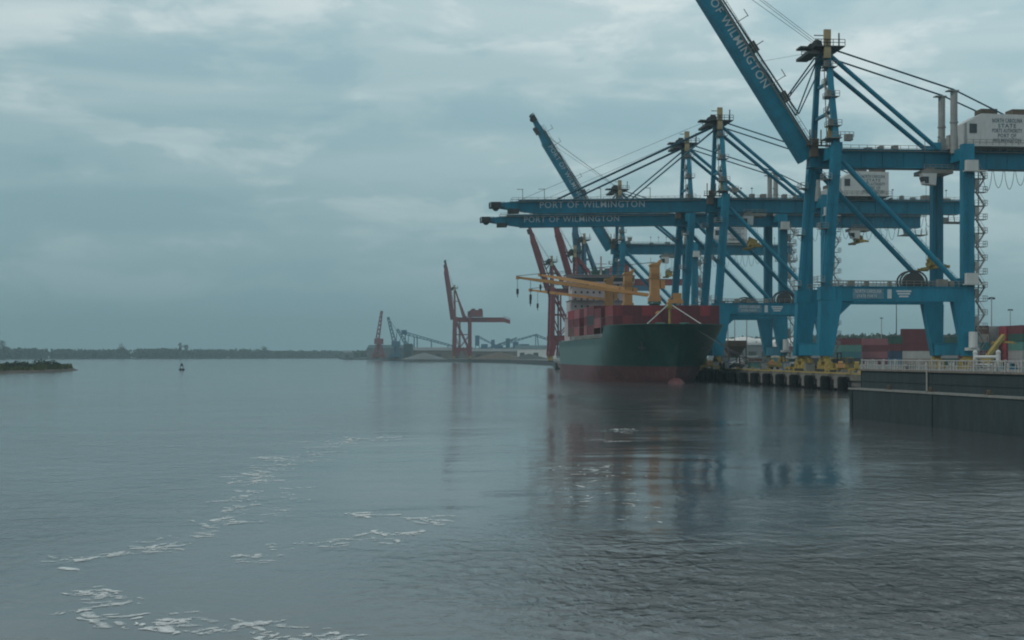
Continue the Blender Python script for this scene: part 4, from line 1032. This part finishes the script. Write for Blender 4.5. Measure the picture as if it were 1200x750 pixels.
# light poles
def pole(px, dep, top, label, paint='palegrey', lamps=4):
    q = at(px, dep); t = thing('light_pole', label, 'light pole', (q.x, q.y, DZ), 0, 'tall light poles in the yard')
    h = hz(top, dep) - DZ
    m = MB(); m.tube((0, 0, 0), (0, 0, h), .28 if dep < 700 else .4, 8, .14 if dep < 700 else .25); m.bx(-.4, .4, -.4, .4, 0, .6); m.build('post', paint, t)
    if lamps:
        m = MB(); m.tube((0, 0, h - .3), (0, 0, h - .1), .9, 10)
        for k in range(lamps): a = k * 6.28 / lamps + .4; m.bx(1.0 * math.cos(a) - .35, 1.0 * math.cos(a) + .35, 1.0 * math.sin(a) - .25, 1.0 * math.sin(a) + .25, h - .8, h - .3)
        m.build('lamp_head', 'dark', t)
pole(1050.5, 520, 352, 'reddish steel mast rising behind the tall maroon container stack', 'pgreen' if False else 'brown', 0)
pole(1162, 480, 348, 'tall light pole with lamp cluster right of the nearest crane\'s stair')
pole(1184, 640, 362, 'thin light pole near the right edge of the yard')
pole(853, 800, 352, 'thin light pole seen left of the portal legs, nearest the ship'); pole(861, 860, 362, 'thin light pole, second from the ship\'s bow'); pole(875, 820, 358, 'thin light pole, third from the ship\'s bow'); pole(1033, 1000, 372, 'faint distant light pole seen through the nearest portal')
pole(745, 900, 250, 'unused') if False else None

# ------------------------------------------------------------------ buildings in the yard and beyond
def shed(px0, px1, dep, top, label, wall='buildgrey', roof='buildteal', depth_m=40, doors=3, gable=True, doorm='dark', group=None):
    a, b = at(px0, dep), at(px1, dep); W = (b - a).length; h = hz(top, dep) - DZ
    t = thing('warehouse', label, 'warehouse', ((a.x + b.x) / 2, (a.y + b.y) / 2, DZ), -YAW, group)
    hw = h * .72 if gable else h - .4
    m = MB(); m.bx(-W / 2, W / 2, 0, depth_m, 0, hw); m.build('wall', wall, t)
    m = MB()
    if gable: m.prism([(-.6, hw), (depth_m + .6, hw), (depth_m / 2, h)], -W / 2 - .5, W / 2 + .5, 'x')
    else: m.bx(-W / 2 - .4, W / 2 + .4, -.4, depth_m + .4, hw, h)
    m.build('roof', roof, t)
    for k in range(doors):
        x = -W / 2 + W * (k + .5) / doors; m = MB(); m.bx(x - min(3, W / doors * .3), x + min(3, W / doors * .3), -.12, 0, 0, hw * .62); m.build('door', doorm, t)
    return t
shed(843, 905, 900, 404, 'low grey blue warehouse below the white tanks', 'buildgrey', 'buildgrey', 50, 4, False)
shed(604, 652, 1750, 404.5, 'long warehouse with dark teal roof and pale lower wall beside the red crane post', 'dome', 'buildteal', 70, 3)
shed(545, 606, 1650, 408.5, 'low tan and grey warehouse right of the far red crane', 'buildtan', 'buildgrey', 60, 2)
shed(483, 545, 1800, 407, 'low brown warehouse behind the feet of the far red crane', 'buildtan', 'buildgrey', 50, 3)
shed(430, 476, 2000, 404, 'grey shed between the red and grey harbour cranes on the far wharf', 'buildgrey', 'buildteal', 60, 2)
shed(473, 483, 1760, 403.5, 'small dark square building beside the conveyor', 'buildteal', 'dark', 20, 1, False)
shed(402, 412, 2500, 411, 'small grey shed at the tip of the far wharf', 'buildgrey', 'buildgrey', 30, 1)
for i, (px, dep, r_, lab) in enumerate(((850, 1100, 7.5, 'white domed storage tank nearest the ship\'s bow'), (872, 1080, 9, 'white domed storage tank in the middle of the row'), (890, 1090, 7, 'white domed storage tank beside the second crane\'s rear leg'), (913, 1090, 6, 'small white domed storage tank between the rear legs of other cranes'), (935, 1100, 9, 'white domed storage tank behind the nearest crane\'s lower legs'))):
    q = at(px, dep); t = thing('storage_tank', lab, 'tank', (q.x, q.y, DZ), 0, 'white storage tanks beyond the yard')
    m = MB(); m.tube((0, 0, 0), (0, 0, 13.0), r_ * 1.3, 24); m.build('wall', 'dome', t)
    m = MB(); m.sphere((0, 0, 13.0), r_ * 1.32, 20, 6, .42, True); m.build('dome_roof', 'dome', t)
    m = MB(); m.rail((-r_ * .8, -r_ * 1.05, 13), (r_ * .8, -r_ * 1.05, 13), 1.2, 2, .1); m.build('handrail', 'dark', t)

# far bulk terminal: harbour cranes and conveyor
def lattice(m, p, q, w, r, n):
    p = Vector(p); q = Vector(q); d = (q - p).normalized(); up = Vector((0, 0, 1)) if abs(d.z) < .9 else Vector((1, 0, 0))
    a = d.cross(up).normalized() * w / 2; b = a.cross(d).normalized() * w / 2
    cs = (a + b, a - b, -a - b, -a + b)
    for c in cs: m.bar(p + c, q + c * .5, r)
    for i in range(n):
        f0, f1 = i / n, (i + 1) / n
        for k in range(4): m.bar(p.lerp(q, f0) + cs[k] * (1 - .5 * f0), p.lerp(q, f1) + cs[(k + 1) % 4] * (1 - .5 * f1), r * .7)
def luffer(px, dep, label, paint, jib, base=18):
    q = at(px, dep); t = thing('harbour_crane', label, 'crane', (q.x, q.y, DZ), -YAW, 'harbour cranes on the far wharf')
    m = MB()
    for x in (-7, 7):
        for y in (-6, 6): m.bar((x, y, 0), (x * .45, y * .45, base), 2.0, 2.0, 1.8, 1.8)
    m.bx(-7.5, 7.5, -6.6, -5.4, 2, 4.2); m.bx(-7.5, 7.5, 5.4, 6.6, 2, 4.2); m.bx(-8.5, 8.5, -7.2, 7.2, 2, 6); m.bx(-6, 6, -5, 5, base * .42, base * .42 + 1.6); m.tube((0, 0, base * .55), (0, 0, base + 1), 2.4, 12)
    m.build('portal', paint, t)
    m = MB(); m.bx(-6, 6, -3.5, 3.5, base + 1, base + 8); m.bx(-6.6, 6.6, -3.5, 3.5, base + .6, base + 1.2); m.build('cab_house', paint, t)
    m = MB(); m.bar((0, -1.6, base + 6), (1.5, 0, base + 22), 1.0); m.bar((0, 1.6, base + 6), (1.5, 0, base + 22), 1.0); m.build('tower', paint, t)
    m = MB(); lattice(m, (-2, 0, base + 6), (jib[0], 0, base + 6 + jib[1]), 4.6, 1.1, 7); m.build('jib', paint, t)
    m = MB(); m.wire([(1.5, 0, base + 22), (jib[0], 0, base + 6 + jib[1])], .25); m.build('rope', 'rope', t)
    return t
luffer(444, 1950, 'red harbour crane with its jib nearly upright at the left end of the far wharf', 'red', (4, 40), 19)
luffer(464, 2000, 'grey green harbour crane leaning left, beside the red one', 'bluegrey', (-11, 36), 16)
luffer(478, 2150, 'faint grey harbour crane with a short upright jib above the far sheds', 'bluegrey', (-16, 24), 14)
q = at(474, 1900); t = thing('conveyor', 'long inclined conveyor gallery sloping down behind the far red crane', 'conveyor', (q.x, q.y, DZ), -YAW)
m = MB(); lattice(m, (0, 0, 34), (66, 0, 16), 3.6, .8, 14); m.bx(-4, 3, -2.4, 2.4, 32, 38); m.build('gallery', 'bluegrey', t)
m = MB()
for x, z in ((1, 32), (13, 29), (17, 29), (36, 24), (58, 17)): m.bar((x, 0, 0), (x, 0, z), 1.3)
m.bar((-3, 0, 32), (-7, 0, 22), .8); m.build('trestle', 'bluegrey', t)
t = thing('loading_plant', 'tangle of grey towers, hoppers and conveyors between the two red cranes', 'plant', tuple(at(556, 2000).xy) + (DZ,), -YAW)
m = MB()
for x, w_, h_ in ((4, 6, 32), (14, 9, 20), (26, 5, 26), (34, 12, 18), (47, 6, 28), (58, 8, 23), (70, 14, 20)):
    m.bx(x - w_ / 2, x + w_ / 2, -w_ / 2, w_ / 2, h_ * .55, h_)
    for a in (-1, 1):
        for b in (-1, 1): m.bar((x + a * w_ * .45, b * w_ * .45, 0), (x + a * w_ * .45, b * w_ * .45, h_ * .56), .8)
m.build('tower', 'bluegrey', t)
m = MB(); lattice(m, (4, 0, 31), (34, 0, 16), 2.6, .7, 7); lattice(m, (34, 0, 18), (86, 0, 33), 3, .8, 10); lattice(m, (86, 0, 33), (130, 0, 16), 2.8, .8, 9); lattice(m, (20, 3, 14), (60, 3, 29), 2.4, .7, 8)
m.bar((86, -2, 0), (86, 0, 34), 1.2); m.bar((92, 2, 0), (88, 0, 34), 1.2); m.build('conveyor', 'bluegrey', t)
for i, (px, w_, h_) in enumerate(((497, 24, 7), (585, 30, 8), (620, 22, 6))):
    q = at(px, 1500); m = MB(); n = 18; vs = [(0, 0, h_)] + [((w_ + rnd.uniform(-2, 2)) * math.cos(6.283 * k / n), (w_ * .7 + rnd.uniform(-2, 2)) * math.sin(6.283 * k / n), -.2) for k in range(n)]
    m._add(vs, [(0, 1 + k, 1 + (k + 1) % n) for k in range(n)]); o = m.build('cargo_heap', ('buildgrey', 'brown', 'dark')[i], None, (q.x, q.y, DZ))
    tag(o, ('low grey heap of loose cargo left of the far red crane', 'dark brown heap of loose cargo right of the far red crane', 'dark grey heap of loose cargo near the red crane post')[i], 'heap', 'heaps of loose cargo on the far wharf')

# ------------------------------------------------------------------ shores and woods
def wood(name, pts, hmin, hmax, n, width, leafs, z0=1.5, size=3.0):
    m = MB()
    for k in range(n):
        f = rnd.random() * (len(pts) - 1); i = int(f); f -= i
        p = pts[i].lerp(pts[i + 1], f); off = rnd.uniform(0, width)
        d = (pts[i + 1] - pts[i]).normalized(); nrm = Vector((-d.y, d.x, 0));
        if nrm.y < 0: nrm = -nrm
        p = p + nrm * off
        nn = .5 + .5 * noise.noise(Vector((p.x * .004, p.y * .004, 3.3))) * 1.6
        h = hmin + (hmax - hmin) * max(0, min(1, nn * .75 + rnd.random() * .25)); r = h * rnd.uniform(.28, .42)
        m.leaves((p.x, p.y, z0 + h * .60), r, leafs, size * rnd.uniform(.7, 1.2), (h * .42) / r); m.leaves((p.x, p.y, z0 + h * .28), r * 1.15, leafs // 2, size, (h * .3) / r)
    o = m.build(name, 'leaf'); return tag(o, kind='stuff')
# far left shore
pts = [at(-260, 2500), at(0, 2900), at(210, 3300), at(400, 3900), at(470, 4150)]
m = MB(); top_ = [(p.x, p.y) for p in pts]; back_ = [(p.x * 1.02 - 100, min(4380, p.y + 600)) for p in reversed(pts)]
m.prism(top_ + back_, -.5, 1.6, 'z'); tag(m.build('far_shore', 'grass'), kind='structure')
o = wood('far_wood', pts, 13, 25, 900, 60, 26, 1.5, 3.8); tag(o, 'long dark line of distant woods along the far left shore', 'woods')
o = wood('yard_wood', [at(838, 1300), at(960, 1250), at(1100, 1200), at(1290, 1150)], 19, 25, 330, 60, 40, 3, 2.4); tag(o, 'green line of woods behind the container yard', 'woods')
o = wood('wharf_wood', [at(398, 2900), at(520, 2700), at(660, 2600)], 12, 20, 240, 80, 26, 3, 3.4); tag(o, 'low line of trees behind the far wharf sheds', 'woods')
def tree(px, dep, h, r, label, zs=1.3, z0=1.6):
    q = at(px, dep); t = thing('tree', label, 'tree', (q.x, q.y, z0), 0, 'taller trees standing above the distant woods')
    m = MB(); m.tube((0, 0, 0), (.3, 0, h * .6), .6, 7, .25)
    for k in range(5): a = k * 1.256; m.tube((.2, 0, h * (.3 + .06 * k)), (r * .6 * math.cos(a), r * .6 * math.sin(a), h * (.5 + .06 * k)), .25, 5, .1)
    m.build('trunk', 'bark', t)
    m = MB()
    for k in range(9):
        a = rnd.uniform(0, 6.28); rr = r * rnd.uniform(.1, .65); m.leaves((rr * math.cos(a), rr * math.sin(a), h * rnd.uniform(.5, .88)), r * .5, 60, .95, zs * .8)
    m.build('crown', 'leaf', t)
tree(3, 2860, 38, 13, 'broad tall tree at the far left edge of the shore')
tree(-8, 2860, 33, 12, 'broad tree half cut off by the left edge')
tree(211, 3250, 37, 6, 'thin tall tree sticking up above the far woods, left of its twin'); tree(218, 3250, 34, 6, 'thin tall tree sticking up above the far woods, right of its twin')
tree(143, 3120, 31, 12, 'rounded tree standing slightly above the far woods, left of centre'); tree(310, 3550, 32, 12, 'rounded tree standing above the far woods to the right')
# near marsh bank at the left
m = MB(); bank = []
base = [at(-220, 430), at(-60, 470), at(0, 530), at(45, 560), at(78, 610), at(95, 655)]
back2 = [at(80, 720), at(20, 760), at(-80, 800), at(-300, 820)]
ring = [(p.x, p.y) for p in base + back2]; cx_ = sum(p[0] for p in ring) / len(ring); cy_ = sum(p[1] for p in ring) / len(ring)
inner = [(cx_ + (x - cx_) * .93, cy_ + (y - cy_) * .93) for x, y in ring]; n = len(ring)
m._add([(x, y, -.4) for x, y in ring] + [(x, y, 1.0) for x, y in inner], [(i, (i + 1) % n, n + (i + 1) % n, n + i) for i in range(n)] + [tuple(range(n, 2 * n))])
tag(m.build('marsh_bank', 'mud'), kind='structure')
def inside(x, y):
    c = False; j = n - 1
    for i in range(n):
        xi, yi = inner[i]; xj, yj = inner[j]
        if (yi > y) != (yj > y) and x < (xj - xi) * (y - yi) / (yj - yi) + xi: c = not c
        j = i
    return c
m = MB(); cnt = 0
xs_ = [p[0] for p in ring]; ys_ = [p[1] for p in ring]
while cnt < 9000:
    x = rnd.uniform(min(xs_), max(xs_)); y = rnd.uniform(min(ys_), max(ys_))
    if not inside(x, y): continue
    cnt += 1; h = .8 + 1.3 * max(0, noise.noise(Vector((x * .06, y * .06, 0))) + .4) + rnd.uniform(0, .5); a = rnd.uniform(0, 3.14); w_ = rnd.uniform(.5, 1.1)
    dx, dy = math.cos(a) * w_, math.sin(a) * w_; lx, ly = rnd.uniform(-.3, .3), rnd.uniform(-.3, .3)
    m._add([(x - dx, y - dy, .8), (x + dx, y + dy, .8), (x + dx * .5 + lx, y + dy * .5 + ly, 1 + h), (x - dx * .4 + lx, y - dy * .4, 1 + h * .85)], [(0, 1, 2, 3)])
o = m.build('marsh_grass', 'grass'); tag(o, 'tall olive marsh grass on the low bank at left', 'grass', kind='stuff')
for i, (px, dep, h, r) in enumerate(((10, 585, 3.4, 3.2), (24, 600, 3.9, 3.6), (46, 620, 4.6, 3.4), (60, 610, 4.6, 3.8), (68, 650, 3.2, 2.6), (-6, 580, 3.0, 3.0), (34, 590, 2.6, 2.4))):
    q = at(px, dep); t = thing('shrub', '%s dark shrub on the marsh bank, counted from the left edge' % ORD[[1, 2, 4, 5, 6, 0, 3][i]], 'shrub', (q.x, q.y, .9), 0, 'shrubs on the marsh bank')
    m = MB()
    for k in range(4): m.tube((rnd.uniform(-.3, .3), rnd.uniform(-.3, .3), 0), (rnd.uniform(-r, r) * .5, rnd.uniform(-r, r) * .5, h * .6), .1, 5, .04)
    m.build('stem', 'bark', t)
    m = MB()
    for k in range(6): m.leaves((rnd.uniform(-r, r) * .6, rnd.uniform(-r, r) * .6, h * rnd.uniform(.35, .7)), h * .33, 60, .32)
    m.build('foliage', 'leaf', t)

# buoy
q = at(213, 660); t = thing('buoy', 'dark channel buoy floating alone on the river', 'buoy', (q.x, q.y, 0))
m = MB(); m.tube((0, 0, -.4), (0, 0, .6), 1.35, 16); m.tube((0, 0, .6), (0, 0, .8), 1.35, 16, .9); m.build('float', 'dark', t)
m = MB()
for k in range(4): a = k * 1.5708 + .78; m.bar((1.0 * math.cos(a), 1.0 * math.sin(a), .8), (.4 * math.cos(a), .4 * math.sin(a), 3.0), .14)
m.bx(-.55, .55, -.55, .55, 2.0, 3.0); m.build('cage', 'dark', t)
m = MB(); m.tube((0, 0, 3.0), (0, 0, 3.6), .22, 8); m.build('lantern', 'palegrey', t)

# ------------------------------------------------------------------ foam of the wake
def foam_material():
    m = bpy.data.materials.new('foam'); m.use_nodes = True; t = m.node_tree; t.nodes.clear()
    o = _n(t, 'ShaderNodeOutputMaterial'); mx = _n(t, 'ShaderNodeMixShader'); tr = _n(t, 'ShaderNodeBsdfTransparent'); df = _n(t, 'ShaderNodeBsdfDiffuse')
    df.inputs[0].default_value = (.78, .81, .81, 1)
    tcn = _n(t, 'ShaderNodeTexCoord'); at_ = _n(t, 'ShaderNodeAttribute', attribute_name='edge')
    def nz(s, sc, d, off=0):
        mp = _n(t, 'ShaderNodeMapping'); mp.inputs['Scale'].default_value = sc; mp.inputs['Location'].default_value = (off, off, 0); t.links.new(tcn.outputs['Object'], mp.inputs[0])
        n_ = _n(t, 'ShaderNodeTexNoise'); n_.inputs['Scale'].default_value = s; n_.inputs['Detail'].default_value = d; n_.inputs['Roughness'].default_value = .6; n_.inputs['Distortion'].default_value = .8
        t.links.new(mp.outputs[0], n_.inputs['Vector']); return n_.outputs['Fac']
    vo = _n(t, 'ShaderNodeTexVoronoi', feature='DISTANCE_TO_EDGE'); vo.inputs['Scale'].default_value = 1.15
    mpv = _n(t, 'ShaderNodeMapping'); mpv.inputs['Scale'].default_value = (.7, .9, 1); t.links.new(tcn.outputs['Object'], mpv.inputs[0])
    wob = _n(t, 'ShaderNodeTexNoise'); wob.inputs['Scale'].default_value = 1.1; wob.inputs['Detail'].default_value = 5; t.links.new(mpv.outputs[0], wob.inputs['Vector'])
    vadd = _n(t, 'ShaderNodeVectorMath', operation='ADD'); vsc = _n(t, 'ShaderNodeVectorMath', operation='SCALE'); vsc.inputs['Scale'].default_value = 1.6
    t.links.new(wob.outputs['Color'], vsc.inputs[0]); t.links.new(mpv.outputs[0], vadd.inputs[0]); t.links.new(vsc.outputs[0], vadd.inputs[1]); t.links.new(vadd.outputs[0], vo.inputs['Vector'])
    lace = ramp(t, [(.02, 1.0), (.30, 0.0)]); t.links.new(vo.outputs['Distance'], lace.inputs[0])
    a = nz(4.2, (.7, .45, 1), 9); b = nz(.30, (1, .8, 1), 4, 9)
    s_ = math_n(t, 'ADD', math_n(t, 'MULTIPLY', a, 1.25), math_n(t, 'MULTIPLY', b, .45))
    s_ = math_n(t, 'ADD', s_, math_n(t, 'MULTIPLY', at_.outputs['Fac'], .45))
    s_ = math_n(t, 'ADD', s_, math_n(t, 'MULTIPLY', lace.outputs[0], .17))
    r_ = ramp(t, [(.54, 0.0), (.68, .5), (.84, .95)]); s_ = math_n(t, 'MULTIPLY', s_, .5); t.links.new(s_, r_.inputs[0])
    t.links.new(r_.outputs[0], mx.inputs[0]); t.links.new(tr.outputs[0], mx.inputs[1]); t.links.new(df.outputs[0], mx.inputs[2]); t.links.new(mx.outputs[0], o.inputs[0])
    return m
FM = foam_material()
def wpt(px, py):
    d = EYE * FPX / (py - 417); return at(px, d)
def foam(pts, widths, label, strength=1.0, dens=1.0):
    """foam drifting on the river: many curling strands scattered along a path, widths in metres"""
    P = [wpt(*p) for p in pts]; seg = [(b - a).length for a, b in zip(P, P[1:])]; tot = sum(seg)
    vs = []; att = []; fs = []; C = 5
    def strand(c, hd, ln, wd, st):
        steps = max(4, int(ln / (wd * .5))); p = c.copy(); row = []; turn = rnd.gauss(0, .25)
        for i in range(steps + 1):
            f = i / steps; ww = wd * (math.sin(math.pi * min(1, .12 + f * .8)) ** .7) * rnd.uniform(.65, 1.3)
            nn = Vector((-math.sin(hd), math.cos(hd), 0)); o = len(vs)
            for k in range(C):
                u = k / (C - 1) * 2 - 1; q = p + nn * (u * ww / 2); vs.append((q.x, q.y, .012 + .001 * (len(row) % 3) + rnd.random() * .004))
                e = min(1, min(f, 1 - f) * 5); att.append((1 - abs(u) ** 1.6) * (.35 + .65 * e) * st - (.8 if abs(u) > .99 or i in (0, steps) else 0))
            row.append(o); hd += turn * .6 + rnd.gauss(0, .32); turn = turn * .85 + rnd.gauss(0, .22)
            p = p + Vector((math.cos(hd), math.sin(hd), 0)) * (ln / steps)
        for a, b in zip(row, row[1:]):
            for k in range(C - 1): fs.append((a + k, a + k + 1, b + k + 1, b + k))
    y_mid = sum(p.length for p in P) / len(P)
    n = int(tot / (y_mid / 45) * 11 * dens) + 4
    for _ in range(n):
        f = rnd.random(); dd = f * tot; i = 0
        while i < len(seg) - 1 and dd > seg[i]: dd -= seg[i]; i += 1
        p = P[i].lerp(P[i + 1], min(1, dd / seg[i])); w_ = widths[i] + (widths[i + 1] - widths[i]) * min(1, dd / seg[i])
        if noise.noise(Vector((p.x * .13, p.y * .13, 8.8))) < -.3: continue
        k = p.length / 45.0; d = (P[i + 1] - P[i]).normalized()
        off = rnd.gauss(0, w_ * .17) + noise.noise(Vector((p.x * .2, p.y * .2, 2.2))) * w_ * .5; p = p + Vector((-d.y, d.x, 0)) * off
        hd = math.atan2(d.y, d.x) + rnd.gauss(0, .7)
        big = rnd.random() < .24
        strand(p, hd, k ** .75 * (rnd.uniform(.9, 1.9) if big else rnd.uniform(.25, .8)), k ** .6 * (rnd.uniform(.35, .65) if big else rnd.uniform(.14, .32)), strength * rnd.uniform(.65, 1.15))
    m = MB(); m._add(vs, fs); o = m.build('foam', FM)
    ca = o.data.attributes.new('edge', 'FLOAT', 'POINT')
    for i, v in enumerate(att): ca.data[i].value = v
    tag(o, label, 'foam', 'wake foam streaks on the river', 'stuff')
foam([(20, 686), (50, 690), (90, 684), (122, 698), (112, 718), (150, 726), (195, 724), (240, 742)], [1.3, 1.6, 1.4, 2.0, 2.4, 2.4, 3.0, 1.8], 'broken white foam trail at the bottom left corner', 1.0, .85)
foam([(22, 678), (60, 672), (95, 668)], [.9, 1.4, .8], 'small foam curl at the far bottom left')
foam([(62, 662), (95, 655), (150, 650), (190, 642)], [1.2, 1.8, 1.4, .9], 'thin white foam streak just above the bottom left foam trail', 1.0)
foam([(150, 638), (180, 634), (230, 628), (255, 612), (272, 592), (290, 572), (305, 552), (345, 535), (400, 519), (430, 512)], [1.2, 1.0, 1.2, 1.4, 1.8, 2.2, 3, 4, 5, 5], 'long curving foam trail leading away towards the middle of the river', .88, .62)
foam([(265, 662), (320, 655), (350, 640), (400, 635), (432, 630)], [1.8, 2.4, 3.2, 3.2, 2.0], 'faint foam patches right of the long curving trail', .80, .5)
foam([(425, 608), (455, 600), (500, 608), (520, 612)], [2.0, 3.4, 2.8, 1.6], 'small foam patch in the middle of the water', .95)
foam([(440, 626), (460, 625), (478, 625)], [1.0, 1.5, 1.0], 'single short white foam dab in the middle of the water', 1.15)
foam([(225, 745), (262, 737), (320, 733)], [.9, 1.3, .8], 'thin foam line along the bottom edge', 1.0)
foam([(295, 752), (345, 744), (400, 752)], [1.2, 2.4, 1.3], 'white foam patch cut by the bottom edge', 1.05)
foam([(270, 560), (340, 568), (330, 600), (290, 612)], [3, 5, 4, 3], 'thin scattered foam inside the curve of the long trail', .78, .35)
foam([(700, 519), (718, 511), (742, 503)], [3, 4, 3], 'small foam patch on the dark reflection below the ship', .84, .7)
foam([(690, 545), (700, 575), (715, 596), (745, 612)], [5, 6, 5, 3], 'speckled foam drifting below the ship\'s reflection', .72, .3)

# ------------------------------------------------------------------ air
hzm = bpy.data.materials.new('haze'); hzm.use_nodes = True; t = hzm.node_tree; t.nodes.clear()
o = _n(t, 'ShaderNodeOutputMaterial'); pv = _n(t, 'ShaderNodeVolumePrincipled'); pv.inputs['Density'].default_value = .00018
pv.inputs['Color'].default_value = (.50, .68, .73, 1); pv.inputs['Anisotropy'].default_value = 0.0
t.links.new(pv.outputs[0], o.inputs['Volume'])
m = MB(); m.bx(-5300, 5300, -1300, 5300, -3.0, 130); ho_ = m.build('haze', hzm); tag(ho_, kind='stuff'); tag(ho_, 'pale grey blue haze over the river and port', 'haze')

for _o in bpy.data.objects:
    if _o.get('label') and not 4 <= len(_o['label'].split()) <= 16: print('LABEL', len(_o['label'].split()), _o['label'])
